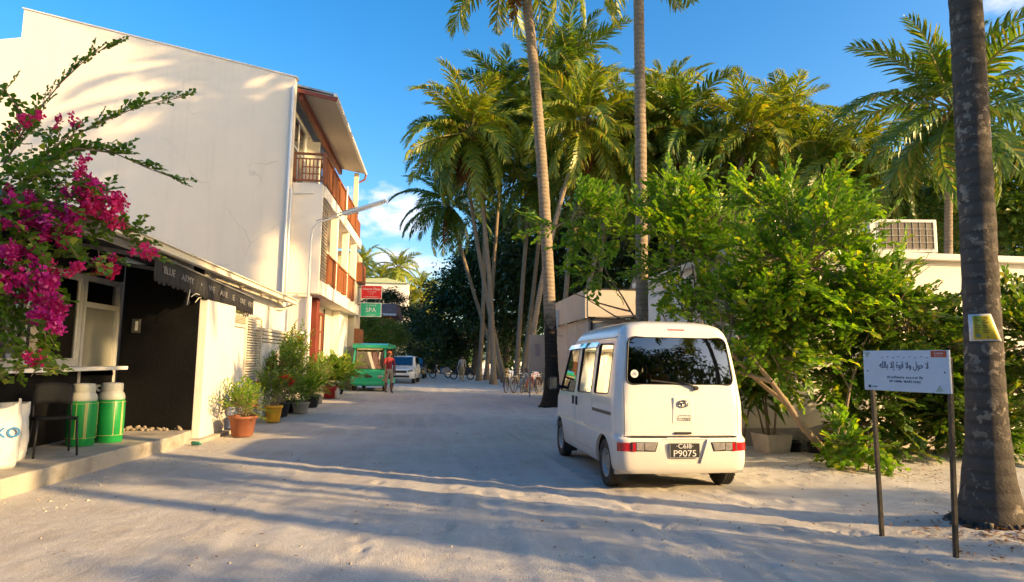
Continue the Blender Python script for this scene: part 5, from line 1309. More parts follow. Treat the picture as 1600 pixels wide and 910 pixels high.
# ------------------------------------------------------------------ bougainvillea
SPB = [to_me(spray_mesh(50+i, LEAF_B, 8, .30, .098, .86)) for i in range(4)]
def bract_mesh(seed, m_):
    rg = random.Random(seed); vs, fs = [], []
    for c_ in range(16):
        cc = rdir(rg)*.085*rg.random()**.5
        for k in range(3):
            a = rg.uniform(0, 6.28); d = (Vector((math.cos(a+2.1*k), math.sin(a+2.1*k), rg.uniform(.1, .8)))).normalized(); nrm = (rdir(rg)*.4 + Vector((0, 0, 1))).normalized(); sd = nrm.cross(d).normalized(); L_ = rg.uniform(.04, .058); w_ = L_*.45; q_ = len(vs)
            vs += [cc, cc+d*L_*.5+sd*w_, cc+d*L_, cc+d*L_*.5-sd*w_]; fs += [(q_, q_+1, q_+2), (q_, q_+2, q_+3)]
    me = bpy.data.meshes.new('flower_cluster'); me.from_pydata([tuple(v_) for v_ in vs], [], fs); me.materials.append(m_); me.update(); return me
BM_ = [bract_mesh(i, BRACT) for i in range(3)]; BM2 = [bract_mesh(9+i, BRACT2) for i in range(2)]
bg_ = thing('bougainvillea', 'magenta bougainvillea hanging over the shop front with long green shoots', 'shrub', (-6.25, 7.0, .2))
rg = random.Random(21); bO = Vector((-6.25, 7.0, .2))
q = MB(); q.tube([(-6.25, 7.0, .1), (-6.15, 7.2, 1.2), (-5.95, 7.5, 2.4), (-5.7, 7.8, 3.2)], [.06, .05, .045, .03], 8); q.tube([(-5.95, 7.5, 2.4), (-5.5, 7.7, 2.9), (-5.0, 8.0, 3.2)], [.03, .022, .012], 6); q.build('trunk', BARK, bg_)
def bpos(px, py, Y): return at(px, py, Y)
def add_spray(p, dd, me, s_, nm='leaf_spray'):
    az = math.atan2(dd.y, dd.x); el = math.asin(max(-1, min(1, dd.normalized().z))); link(nm, me, bg_, loc=p-bO, rot=(rg.uniform(-.5, .5), -el, az), scale=s_)
shoots = [([(5, 260), (45, 190), (95, 130), (140, 88), (180, 66)], 7.8, 26), ([(30, 290), (90, 225), (150, 195), (220, 165), (287, 152)], 7.6, 26), ([(60, 255), (120, 232), (180, 240), (235, 265), (285, 282)], 7.5, 24), ([(-20, 190), (5, 140), (25, 165), (40, 185)], 7.9, 12), ([(20, 300), (70, 260), (120, 235), (195, 228)], 7.7, 18),
          ([(100, 330), (160, 345), (215, 375), (240, 400)], 7.4, 16), ([(0, 330), (-10, 420), (0, 500), (40, 560)], 7.0, 26), ([(60, 380), (75, 450), (70, 520), (75, 570)], 7.1, 22)]
for pts_, Y, nsp in shoots:
    wp = [bpos(x, y, Y + .12*i) for i, (x, y) in enumerate(pts_)]
    MB().tube(wp, [.012-.009*i/(len(wp)-1) for i in range(len(wp))], 5).build('shoot', BARKL, bg_)
    for j in range(nsp):
        f = (j+rg.random()*.5)/nsp*(len(wp)-1); i = min(int(f), len(wp)-2); p = wp[i].lerp(wp[i+1], f-i); d = (wp[i+1]-wp[i]).normalized()
        add_spray(p, d + rdir(rg)*.35, rg.choice(SPB), rg.uniform(.75, 1.0)*(1.15-.6*f/len(wp)))
# the leafy mass and its flower clusters
mass = [((60, 285), 7.3, 75, 40, 46), ((45, 240), 7.8, 60, 60, 34), ((20, 330), 7.5, 60, 60, 44), ((100, 320), 7.5, 70, 45, 34), ((60, 400), 7.2, 80, 60, 54), ((20, 490), 7.0, 55, 70, 44), ((10, 560), 6.9, 60, 40, 22), ((150, 370), 7.4, 60, 30, 20), ((-30, 400), 7.3, 60, 150, 40)]
for (px, py), Y, rx, ry, n in mass:
    for k in range(n):
        a, r_ = rg.uniform(0, 6.28), math.sqrt(rg.random()); p = bpos(px+rx*r_*math.cos(a), py+ry*r_*math.sin(a), Y+rg.uniform(-.35, .35)); add_spray(p, rdir(rg) + Vector((.35, -.2, -.25)), rg.choice(SPB), rg.uniform(.6, .95))
flw = [((25, 330), 7.3, 48, 32, 20, 0), ((20, 425), 6.9, 45, 42, 22, 0), ((85, 350), 7.2, 42, 30, 20, 0), ((70, 470), 6.9, 26, 42, 24, 0), ((85, 495), 6.9, 14, 28, 8, 0), ((160, 320), 7.3, 34, 26, 20, 1), ((130, 300), 7.4, 40, 20, 14, 0), ((75, 195), 7.7, 60, 18, 9, 1), ((125, 260), 7.5, 14, 16, 4, 1), ((185, 345), 7.3, 12, 16, 5, 1), ((170, 415), 7.2, 26, 14, 9, 1), ((222, 392), 7.3, 20, 12, 6, 1), ((100, 420), 7.1, 36, 12, 8, 1), ((55, 560), 6.8, 14, 10, 3, 1)]
for (px, py), Y, rx, ry, n, k2 in flw:
    for k in range(max(3, int(n*1.25))):
        a, r_ = rg.uniform(0, 6.28), math.sqrt(rg.random()); p = bpos(px+rx*r_*math.cos(a), py+ry*r_*math.sin(a), Y+rg.uniform(-.25, .15)); link('flower_cluster', rg.choice(BM2 if k2 else BM_), bg_, loc=p-bO, rot=(rg.random()*6, rg.random()*6, rg.random()*6), scale=rg.uniform(.65, 1.05) if n > 9 else rg.uniform(.55, .8))

# ------------------------------------------------------------------ potted plants along the left wall
TERRA = mat('terracotta', (.26, .085, .04), .8, .15, 5, .2, 40, dirt=(.2, .13, .1), dirt_amt=.5, dscale=5)
YELB = mat('yellow_bucket', (.60, .34, .02), .5, .08, 5)
REDB = mat('red_planter', (.45, .02, .03), .5, .08, 5)
SOIL = mat('potting_soil', (.05, .035, .025), .95, .3, 20)
REDF = leaf('red_hibiscus', (.62, .01, .008), (.72, .03, .02), None, .3, .2, .6)
SPP = [to_me(spray_mesh(70+i, LEAF_P, 10, .40, .085, .5)) for i in range(3)]
BLADE = [to_me(spray_mesh(80+i, LEAF_P, 7, .22, .34, .16, False)) for i in range(2)]
hib = MB()
for k in range(5):
    a = 2*math.pi*k/5; d = Vector((math.cos(a), math.sin(a), .45)).normalized(); sd = Vector((-math.sin(a), math.cos(a), 0)); hib.add([(0, 0, 0), d*.05+sd*.032, d*.085+Vector((0, 0, -.01)), d*.05-sd*.032], [(0, 1, 2), (0, 2, 3)], 0, True)
hib.tube([(0, 0, 0), (0, 0, .07)], .006, 5); hib_me = hib.mesh('flower', REDF, fixn=False)
def pot_plant(name, loc, label, pot, nst, ht, sp, nsp, seed, sprays, flowers=0, pmat=None, up=.8, cat='potted plant'):
    t = thing(name, label, cat, loc, random.Random(seed).uniform(0, 6), 'potted plants along the white wall'); rg = random.Random(seed); pr_, ph = pot
    if pmat:
        q = MB(); q.lathe([(pr_*.70, 0), (pr_*.74, .01), (pr_*.95, ph*.86), (pr_*1.04, ph*.87), (pr_*1.04, ph), (pr_*.93, ph), (pr_*.90, ph*.9), (.0, ph*.9)], 26, cap=False); q.add([(pr_*.7*math.cos(2*math.pi*k/26), pr_*.7*math.sin(2*math.pi*k/26), 0) for k in range(26)], [tuple(range(26))[::-1]]); q.build('pot', pmat, t, world=False)
        MB().lathe([(pr_*.9, ph*.88), (pr_*.5, ph*.93), (0.01, ph*.95)], 18, cap=False).build('soil', SOIL, t, world=False)
    z0 = ph*.9 if pmat else 0; stm = MB(); ps = []
    for k in range(nst):
        a = rg.uniform(0, 6.28); r_ = sp*math.sqrt(rg.random()); e = Vector((r_*math.cos(a), r_*math.sin(a), z0+ht*rg.uniform(.55, 1.0)*(1-.25*r_/max(sp, .01)))); s_ = Vector((pr_*.5*rg.uniform(-1, 1), pr_*.5*rg.uniform(-1, 1), z0)); mid = s_.lerp(e, .55)+Vector((0, 0, .06)); stm.tube([s_, mid, e], [.008, .006, .003], 4, cap=False)
        for j in range(max(1, int(nsp*1.35)//nst)):
            f = .25+.75*rg.random(); p = s_.lerp(mid, f*2) if f < .5 else mid.lerp(e, f*2-1); ps.append((p, ((e-s_).normalized()*up + rdir(rg)*.9)))
        if flowers and k < flowers: link('flower', hib_me, t, loc=e+Vector((0, 0, .03)), rot=(rg.uniform(-1, 1), rg.uniform(-1, 1), rg.random()*6), scale=1.9)
    stm.build('stems', BARKL, t, world=False)
    for p, d in ps:
        d = d.normalized(); link('leaf_spray', rg.choice(sprays), t, loc=p, rot=(rg.uniform(-.5, .5), -math.asin(d.z), math.atan2(d.y, d.x)), scale=rg.uniform(.75, 1.2))
    return t
pot_plant('potted_plant', (-3.46, 12.25, .02), 'terracotta pot with pale upright leaves nearest the white pier', (.24, .36), 10, .36, .24, 30, 1, SPP, 0, TERRA)
pot_plant('potted_plant', (-3.62, 12.85, .02), 'smaller terracotta pot with bright ferny leaves behind the first pot', (.20, .32), 9, .42, .30, 44, 2, SPP, 1, TERRA)
pot_plant('potted_plant', (-3.56, 14.85, .02), 'yellow bucket with leafy red-flowered plant by the louvred shutter', (.19, .36), 14, .75, .42, 70, 3, SPP, 4, YELB)
pot_plant('potted_plant', (-3.72, 16.2, .02), 'tall green shrub in a dark tub with red hibiscus flowers', (.22, .34), 22, 1.55, .55, 150, 4, SPP, 4, BPLAST)
pot_plant('potted_plant', (-3.78, 17.6, .02), 'tallest slender pot plant standing against the panelled wall', (.2, .3), 12, 2.25, .40, 110, 5, SPP, 1, BPLAST, 1.3)
pot_plant('potted_plant', (-3.45, 17.2, .02), 'low spreading green plant in a grey pot in front of the tallest one', (.22, .28), 14, .6, .5, 80, 6, SPP + BLADE, 1, CONC)
pot_plant('potted_plant', (-3.60, 19.2, .02), 'dense green plant in a round dark pot past the panelled wall', (.28, .34), 20, 1.1, .55, 120, 7, SPP, 1, BPLAST)
pot_plant('potted_plant', (-3.75, 21.0, .02), 'bushy light green plant near the guest house red column', (.24, .34), 18, 1.3, .5, 100, 8, SPP, 1, CONC)
pot_plant('potted_plant', (-3.75, 23.6, .02), 'broad-leaved plant in a red planter near the green shuttle', (.27, .40), 14, 1.0, .55, 70, 9, [to_me(spray_mesh(90+i, LEAF_P, 7, .45, .26, .6)) for i in range(2)], 0, REDB)
pot_plant('potted_plant', (-3.85, 26.2, .02), 'bushy dark green plant beside the front of the green shuttle', (.24, .3), 16, 1.1, .55, 90, 10, [to_me(spray_mesh(95, LEAF_P, 7, .45, .22, .6))], 0, BPLAST)
t = thing('white_jug', 'white plastic jug standing by the red planter', 'jug', (-3.45, 23.3, .02)); MB().lathe([(.07, 0), (.085, .05), (.085, .25), (.03, .34), (.03, .38)], 14).build('jug_body', PALEP, t, world=False); MB().tube([(.03, 0, .36), (.09, 0, .33), (.085, 0, .2)], .012, 6).build('handle', PALEP, t, world=False)

# ------------------------------------------------------------------ right side: white house, planters
wh = thing('white_house', 'low white flat-roofed house behind the green shrubs', 'house', (8, 10.6, 0))
MB().box(5.15, 13.5, 10.6, 16, 0, 3.35).build('wall', PLASTER, wh)
MB().box(5.0, 13.65, 10.45, 16.1, 3.352, 3.47).build('roof_slab', PLASTER, wh, bev=.015)
wf = MB(); 
wn_ = MB().box(5.35, 6.05, 10.56, 10.6, 1.35, 2.25).build('window', WHITE, wh, bev=.005); MB().box(5.41, 5.99, 10.545, 10.558, 1.41, 2.19).build('pane', DGLASS, wn_)
MB().box(9.6, 9.66, 10.575, 10.6, 0, 3.3).build('joint', CONC, wh); MB().box(5.15, 13.5, 10.57, 10.6, 0, .35).build('plinth', CONC, wh)
ac = thing('air_conditioner', 'white outdoor air conditioner unit on the flat roof', 'air conditioner', (8.55, 10.95, 3.47), R(-8))
MB().box(-.62, .62, -.18, .18, .06, .68).build('casing', WHITE, ac, bev=.015, world=False)
MB().box(-.44, .56, -.187, -.182, .12, .63).build('coil', mat('dark_coil', (.16, .13, .10), .7, .2, 30), ac, world=False)
q = MB()
for k in range(9): q.box(-.45+.125*k-.0025, -.45+.125*k+.0025, -.198, -.190, .11, .64)
for k in range(5): q.box(-.46, .57, -.204, -.198, .12+.125*k-.0025, .12+.125*k+.0025)
q.build('grille', GREYM, ac, world=False)
for x in (-.45, .45): MB().box(x-.05, x+.05, -.2, .2, 0, .06).build('foot', BLACKM, ac, world=False)
q = MB(); q.tube([(-.62, -.1, .25), (-.75, -.12, .2), (-.85, -.2, .03), (-.5, -.3, .02)], .025, 8); q.build('hose', BPLAST, ac, world=False)
ds = thing('satellite_dish', 'weathered grey satellite dish half hidden in the shrub leaves', 'satellite dish', (6.35, 11.0, 3.47), R(20))
q = MB(); M_ = Matrix.Translation((0, 0, .35)) @ Matrix.Rotation(R(72), 4, 'X'); q.lathe([(.02, 0), (.15, .012), (.28, .045), (.38, .09), (.385, .10), (.375, .10), (.27, .055), (.02, .012)], 30, M=M_, cap=False); q.build('dish', mat('dish_enamel', (.55, .50, .43), .6, .1, 4, dirt=(.3, .25, .2)), ds, world=False)
MB().tube([(0, .15, 0), (0, .10, .3)], .025, 8).build('mast', GREYM, ds, world=False); MB().tube([(0, -.02, .12), (0, -.42, .30)], .012, 6).build('feed_arm', GREYM, ds, world=False)
# concrete planters and pots at the wall foot
pln = thing('concrete_planter', 'square concrete planter with tall cordyline stems beside the van', 'planter', (5.25, 9.7, .03), R(8), None)
q = MB(); q.add([(-.24, -.24, 0), (.24, -.24, 0), (.24, .24, 0), (-.24, .24, 0), (-.30, -.30, .42), (.30, -.30, .42), (.30, .30, .42), (-.30, .30, .42), (-.25, -.25, .42), (.25, -.25, .42), (.25, .25, .42), (-.25, .25, .42), (-.24, -.24, .34), (.24, -.24, .34), (.24, .24, .34), (-.24, .24, .34)],
   [(3,2,1,0)] + [(i, (i+1) % 4, 4+(i+1) % 4, 4+i) for i in range(4)] + [(4+i, 4+(i+1) % 4, 8+(i+1) % 4, 8+i) for i in range(4)] + [(8+i, 8+(i+1) % 4, 12+(i+1) % 4, 12+i) for i in range(4)] + [(12, 13, 14, 15)]); q.build('tub', CONC, pln, world=False); pln.scale = (.74, .74, .78)
def cordyline(loc, label, n, h, seed):
    t = thing('cordyline_plant', label, 'plant', loc, 0, 'small plants by the white house'); rg = random.Random(seed)
    lv = MB(); vs, fs = [], []
    for k in range(9):
        pass
    d = 0; rows = []
    pts = [(0, 0, 0, .012), (.18, 0, .05, .045), (.38, 0, .04, .04), (.56, 0, -.05, .004)]
    for x, y, z, w_ in pts: rows += [(x, -w_, z+w_*.3), (x, 0, z), (x, w_, z+w_*.3)]
    me = MB().add(rows, [(3*i+j, 3*i+j+1, 3*i+j+4, 3*i+j+3) for i in range(3) for j in range(2)], 0, True).mesh('leaf', LEAF_M, fixn=False)
    for k in range(n):
        a = rg.uniform(0, 6.28); hh = h*rg.uniform(.6, 1); tip = Vector((.28*rg.uniform(-1, 1), .2*rg.uniform(-1, 1), hh))
        MB().tube([(tip.x*.3, tip.y*.3, 0), (tip.x*.6, tip.y*.6, hh*.5), tip], [.016, .014, .012], 6).build('stem', BARK, t, world=False)
        for j in range(16):
            az = j*2.4+rg.random()*.4; el = 75-110*(j/16)+rg.uniform(-8, 8); link('leaf', me, t, loc=tip+Vector((0, 0, -.01*j)), rot=(0, -R(el), az), scale=rg.uniform(.75, 1.1))
    return t
cordyline((5.24, 9.70, .28), 'cordyline with strap leaves growing in the concrete planter', 5, 1.0, 3)
cordyline((4.85, 10.05, .02), 'cordyline clump on the sand between van and planter', 7, 1.3, 5)
for (x, y, r_, h_, lb) in ((5.62, 9.75, .14, .22, 'small black nursery pot next to the concrete planter'), (5.88, 9.45, .17, .25, 'wider black nursery pot in front of the sheeted heap')):
    t = thing('nursery_pot', lb, 'pot', (x, y, .02), 0, 'black pots by the wall'); MB().lathe([(r_*.8, 0), (r_*.82, .01), (r_, h_*.9), (r_*1.06, h_*.9), (r_*1.06, h_), (r_*.95, h_), (r_*.93, h_*.8), (0.01, h_*.8)], 22, cap=False).build('shell', BPLAST, t, world=False); MB().lathe([(r_*.9, h_*.82), (.01, h_*.86)], 14, cap=False).build('soil', SOIL, t, world=False)
t = thing('covered_heap', 'grey sheet draped over a low heap against the white wall', 'heap', (6.4, 10.2, .0))
q = MB(); vs = []; n = 18
for i in range(n+1):
    for j in range(9):
        x, y = -1.0+2.0*i/n, -.36+.72*j/8; vs.append((x, y, max(-.02, .40*math.exp(-(x/.85)**4)*math.exp(-(y/.33)**4) + .03*math.sin(x*9+y*4)+.02*math.sin(y*17+x*3))))
q.add(vs, [(i*9+j, (i+1)*9+j, (i+1)*9+j+1, i*9+j+1) for i in range(n) for j in range(8)], 0, True); q.build('sheet', mat('dusty_tarp', (.26, .245, .22), .85, .15, 4, .4, 12), t, world=False, fixn=False)
t = thing('timber_plank', 'pale plank lying along the wall foot behind the palm', 'plank', (8.2, 9.55, .22)); MB().box(-.7, .7, -.06, .06, 0, .03).build('board', mat('pale_timber', (.45, .38, .28), .8, .2, 6), t, bev=.004, world=False)
# fallen leaves and litter under the shrubs
rg = random.Random(77); vs, fs = [], []
for k in range(1300):
    x, y = (rg.gauss(5.9, .7), rg.gauss(8.3, .55)) if k < 420 else (rg.gauss(4.95, .5), rg.gauss(4.85, .4)) if k < 1180 else (rg.uniform(-3, 5), rg.uniform(4, 10))
    z = float(ground_h(x, y))+.012; leaf_quad(vs, fs, Vector((x, y, z)), (Vector((0, 0, 1))+rdir(rg)*.4).normalized(), Vector((math.cos(k), math.sin(k), .1)).normalized(), rg.uniform(.02, .07), rg.uniform(.008, .03))
me = bpy.data.meshes.new('leaf_litter'); me.from_pydata([tuple(v_) for v_ in vs], [], fs); me.materials.append(FROND_D); tag(link('leaf_litter', me), 'dry brown leaves scattered on the sand under shrubs and palm', 'litter', kind='stuff')

# coral pebbles and crumbs lying about on the sand
rg = random.Random(78); vs, fs = [], []
for k in range(900):
    x, y = rg.uniform(-4, 7), 3.0+rg.random()**1.6*14
    if k < 260: x, y = rg.gauss(-3.7, .25), rg.uniform(6.5, 14)
    elif k < 420: x, y = rg.gauss(6.6, 1.2), rg.gauss(8.9, .5)
    z = float(ground_h(x, y)); r_ = rg.uniform(.006, .02)*(1.5 if k % 17 == 0 else 1); o = len(vs)
    for dx, dy, dz in ((1, 0, 0), (0, 1, 0), (-1, 0, 0), (0, -1, 0), (0, 0, 1)): vs.append((x+dx*r_*rg.uniform(.7, 1.3), y+dy*r_*rg.uniform(.7, 1.3), z+dz*r_*.8-.002))
    fs += [(o, o+1, o+4), (o+1, o+2, o+4), (o+2, o+3, o+4), (o+3, o, o+4)]
me = bpy.data.meshes.new('pebbles'); me.from_pydata(vs, [], fs); me.materials.append(mat('coral_pebble', (.42, .37, .30), .95, .4, 3)); tag(link('pebbles', me), 'coral pebbles and crumbs scattered over the sand', 'pebbles', kind='stuff')

# ------------------------------------------------------------------ white sign board with Arabic lettering
sb = thing('notice_sign', 'white sign board with Arabic lettering on two dark steel posts', 'sign', (3.78, 4.9, 0))
A, B = Vector((3.70, 5.22, 0)), Vector((3.92, 4.53, 0)); dv = (B-A).normalized(); up = Vector((0, 0, 1)); nv = dv.cross(up)
SIGNW = mat('sign_white', (.62, .66, .72), .45, .02, 6); INK = mat('navy_ink', (.02, .03, .10), .5, .05); STEELP = mat('dark_steel_post', (.022, .019, .017), .55, .3, 12, .2, 40, dirt=(.16, .10, .06), dirt_amt=.5, dscale=7)
q = MB(); q.bar(A+up*1.405, B+up*1.405, .022, .335); q.build('board', SIGNW, sb, bev=.002)
for a, b_ in ((A+dv*.03, A+dv*.045-nv*.0+Vector((.10, .02, 0))*0), (B-dv*.03, B-dv*.03)):
    pass
MB().bar(A+dv*.045-nv*.026+up*1.52, A+dv*.075-nv*.026-up*.15, .03, .03).build('post', STEELP, sb, bev=.002)
MB().bar(B-dv*.02-nv*.026+up*1.52, B-dv*.06-nv*.026-up*.15, .03, .03).build('post', STEELP, sb, bev=.002)
cenS = (A+B)/2+up*1.405; face = nv*.0125
AR = ['\uFEFB', '\uFEA3\uFEEE\uFEDD', '\uFEED\uFEFB', '\uFED7\uFEEE\uFE93', '\uFE87\uFEFB', '\uFE91\uFE8E\uFEDF\uFEE0\uFEEA']
me = text_mesh(' '.join(w[::-1] for w in AR[::-1]), .058, INK, .002)
place_text(me, 'arabic_line', cenS+face+up*.045-dv*.005, dv, up, sb, .85, 1.35)
q = MB(); rg = random.Random(5)
for k in range(9): 
    c_ = cenS+face+up*(.105+.008*(k % 2))+dv*(-.19+.047*k); q.bar(c_, c_+dv*.012+up*.006, .004, .002, up=nv)
q.build('vowel_marks', INK, sb)
greek_row('small_script', cenS+face-up*.052, dv, up, .30, .018, INK, sb, 3); greek_row('small_script', cenS+face-up*.085, dv, up, .26, .018, INK, sb, 4)
ORA = mat('orange_label', (.50, .075, .02), .5, .05)
q = MB(); c_ = cenS+face+dv*.285+up*.137; q.bar(c_-dv*.06, c_+dv*.06, .002, .05); q.build('corner_label', ORA, sb)
greek_row('label_print', c_+nv*.002+up*.008, dv, up, .06, .014, WHITEP, sb, 8); greek_row('label_print', c_+nv*.002-up*.012, dv, up, .06, .010, WHITEP, sb, 9)
q = MB(); c_ = cenS+face-dv*.31-up*.135
q.lathe([(.012, 0), (.012, .002)], 14, M=Matrix.Translation(c_) @ nv.to_track_quat('Z', 'Y').to_matrix().to_4x4()); q.build('corner_emblem', INK, sb)
greek_row('emblem_print', c_+dv*.045, dv, up, .05, .014, mat('teal_ink', (.05, .25, .3), .5, .05), sb, 12)
GRNI = mat('pale_green_ink', (.45, .55, .35), .5, .05)
for s_, c_ in ((1, cenS+face+dv*.28-up*.155), (-1, cenS+face-dv*.325+up*.155)):
    q = MB()
    for k in range(7): q.bar(c_+dv*.010*(k-3), c_+dv*.005*(k-3)+up*s_*(.05-.010*abs(k-3)), .003, .002, up=nv)
    q.build('corner_ornament', GRNI, sb)
for s_ in (-1, 1):
    q = MB(); c_ = cenS+face+dv*s_*.325-up*.005; q.lathe([(.006, 0), (.004, .004)], 8, M=Matrix.Translation(c_) @ nv.to_track_quat('Z', 'Y').to_matrix().to_4x4()); q.build('bolt', BLACKM, sb)
# taped notice wrapped round the palm trunk
nt = thing('paper_notice', 'yellow and white paper notice taped round the lichen-spotted palm trunk', 'notice', (4.85, 5.1, 1.8))
PAPER = mat('white_paper', (.62, .62, .66), .6, .03, 8); YPAP = mat('yellow_paper', (.52, .46, .03), .6, .08, 8)
tc_ = Vector((4.908, 5.277, 0)); rr = .158
def wrap(a0, a1, z0, z1, r_, name, m_, sk=0.):
    vs = []; n = 10
    for i in range(n+1):
        a = R(a0+(a1-a0)*i/n)
        for z, kk in ((z0, 1), (z1, 0)):
            aa = a + R(sk)*kk*(i/n); vs.append((tc_.x+r_*math.cos(aa), tc_.y+r_*math.sin(aa), z))
    q = MB(); q.add(vs, [(2*i, 2*i+2, 2*i+3, 2*i+1) for i in range(n)], 0, True); o = q.build(name, m_, nt, fixn=False); s2 = o.modifiers.new('s', 'SOLIDIFY'); s2.thickness = .0015; return o
wrap(-172, -108, 1.675, 1.915, rr, 'sheet', PAPER, 32); wrap(-158, -112, 1.69, 1.90, rr+.004, 'yellow_print', YPAP, 24)
rg = random.Random(3)
for k in range(12):
    z = 1.885-.015*k; wrap(-154, -154+rg.uniform(8, 16), z-.0035, z+.0035, rr+.007, 'print_line', mat('olive_ink', (.12, .10, .01), .6, .1) if k == 0 else MATS['olive_ink'])
    if k < 10: wrap(-132, -132+rg.uniform(9, 18), z-.0035, z+.0035, rr+.007, 'print_line', MATS['olive_ink'])
wrap(-149, -139, 1.705, 1.735, rr+.008, 'green_box', mat('grey_green_ink', (.16, .24, .14), .6, .1)); wrap(-122, -119, 1.70, 1.715, rr+.008, 'black_mark', INK)

# ------------------------------------------------------------------ beige kiosk and notice board
BEIGE = mat('beige_board', (.50, .43, .35), .8, .06, 1.5, .15, 40, dirt=(.36, .29, .22), dirt_amt=.35)
kb = thing('beige_kiosk', 'beige flat-roofed kiosk with overhanging fascia behind the van', 'kiosk', (5.5, 18.3, 0))
MB().box(4.42, 8.5, 18.45, 24.6, 0, 2.70).build('wall', BEIGE, kb)
for (a, b_) in (((4.28, 18.30), (4.28, 24.8)), ):
    MB().box(4.26, 4.33, 18.28, 24.8, 2.70, 3.54).build('side_fascia', BEIGE, kb)
for k in range(3): MB().box(4.34+1.5*k, 4.34+1.5*k+1.492, 18.26, 18.33, 2.74, 3.54).build('front_fascia', BEIGE, kb)
MB().box(4.3, 8.9, 18.34, 24.7, 3.40, 3.50).build('roof', ROOFG, kb); MB().box(4.24, 8.9, 18.24, 18.35, 3.542, 3.57).build('trim', BLACKM, kb)
for k in range(4): MB().box(4.395, 4.418, 18.5+1.5*k, 18.5+1.5*k+1.46, .1, 2.68).build('wall_panel', BEIGE, kb)
q = MB(); q.add([(4.5, 18.2, 2.66), (8.5, 18.2, 3.05), (8.5, 17.0, 3.0), (4.9, 17.2, 2.60)], [(0, 1, 2, 3)]); o = q.build('canopy_sheet', BLACKM, kb, fixn=False); s2 = o.modifiers.new('s', 'SOLIDIFY'); s2.thickness = .04
MB().box(4.46, 4.52, 18.40, 18.447, 0, 2.7).build('dark_post', BLACKM, kb); MB().box(4.6, 5.5, 18.40, 18.447, 1.9, 2.55).build('hatch', CREAM, kb)
nb = thing('plywood_board', 'tall beige notice board on thin legs behind the leaning palm', 'notice board', (3.95, 25.2, 0))
MB().box(3.60, 4.30, 25.18, 25.22, 1.0, 2.45).build('panel', BEIGE, nb); MB().box(3.85, 4.05, 25.17, 25.178, 1.6, 2.1).build('faded_poster', mat('faded_poster', (.36, .30, .30), .8, .2, 6), nb)
for x in (3.66, 4.24): MB().box(x-.03, x+.03, 25.225, 25.26, 0, 2.4).build('leg', GREYM, nb)
MB().box(4.32, 4.40, 25.1, 25.3, 3.0, 3.9)
wn2 = thing('window_pane_board', 'small pale framed panel hung on the leaning palm side of the kiosk', 'panel', (4.0, 22.4, 2.2)); MB().box(3.96, 4.25, 22.38, 22.42, 2.55, 3.25).build('panel', WHITE, wn2); MB().bar((4.2, 22.4, 2.3), (4.2, 22.4, 2.6), .03, .03).build('stay', GREYM, wn2); MB().bar((4.2, 22.4, 2.32), (4.42, 22.4, 2.32), .03, .03).build('bracket', GREYM, wn2)

# ------------------------------------------------------------------ bicycles
BIKEF = [mat('bike_frame_%d' % i, c_, .35, .05, 3) for i, c_ in enumerate(((.03, .03, .035), (.25, .27, .30), (.05, .10, .22), (.35, .05, .03)))]
def bike_parts(t, fm):
    for y in (0, 1.05):
        q = MB(); q.tube([(0, y+.31*math.cos(a), .33+.31*math.sin(a)) for a in np.linspace(0, 2*math.pi, 29)], .021, 6, cap=False); w_ = q.build('wheel', RUBBER, t, world=False)
        q = MB(); q.tube([(0, y+.285*math.cos(a), .33+.285*math.sin(a)) for a in np.linspace(0, 2*math.pi, 29)], .009, 5, cap=False)
        for k in range(12): a = math.pi*k/6; q.bar((0, y, .33), (0, y+.285*math.cos(a), .33+.285*math.sin(a)), .004, .004)
        q.tube([(-.05, y, .33), (.05, y, .33)], .02, 8); q.build('spokes', GREYM, w_, world=False)
        q = MB(); vs = []; 
        for a in np.linspace(R(15) if y else R(40), R(150) if y else R(190), 12): vs += [(-.035, y+.345*math.cos(a), .33+.345*math.sin(a)), (.035, y+.345*math.cos(a), .33+.345*math.sin(a))]
        q.add(vs, [(2*i, 2*i+1, 2*i+3, 2*i+2) for i in range(11)], 0, True); q.build('mudguard', fm, t, world=False, fixn=False)
    q = MB(); J = dict(bb=(0, .45, .30), st=(0, .30, .82), ht=(0, .86, .88), hb=(0, .90, .70), ra=(0, 0, .33), fa=(0, 1.05, .33))
    for a, b_ in (('bb', 'st'), ('bb', 'hb'), ('st', 'ht'), ('ht', 'hb'), ('bb', 'ra'), ('st', 'ra'), ('hb', 'fa')): q.tube([J[a], J[b_]], .017, 6)
    q.build('frame', fm, t, world=False)
    MB().tube([(-.29, .72, 1.02), (-.2, .80, 1.03), (0, .86, .98), (.2, .80, 1.03), (.29, .72, 1.02)], .013, 6).build('handlebar', BLACKM, t, world=False)
    MB().ell((0, .27, .90), (.08, .13, .035), 10, 6).build('saddle', BPLAST, t, world=False)
    q = MB(); q.lathe([(.09, -.004), (.09, .004)], 16, M=Matrix.Translation((.03, .45, .30)) @ Matrix.Rotation(R(90), 4, 'Y')); q.bar((.05, .45, .3), (.05, .55, .18), .012, .02); q.bar((-.05, .45, .3), (-.05, .35, .42), .012, .02); q.build('crank', GREYM, t, world=False)
    q = MB(); q.bar((0, -.15, .74), (0, .22, .74), .12, .015); q.build('carrier', GREYM, t, world=False)
BL = ['black bicycle first in the row by the palm roots', 'grey bicycle second in the row by the palms', 'dark blue bicycle in the middle of the row', 'red framed bicycle in the row beside the notice board', 'black bicycle just past the red framed one', 'grey bicycle last in the row near the leaning palm', 'dark blue bicycle in the rear row under the grove', 'black bicycle leaning under the grove palms']
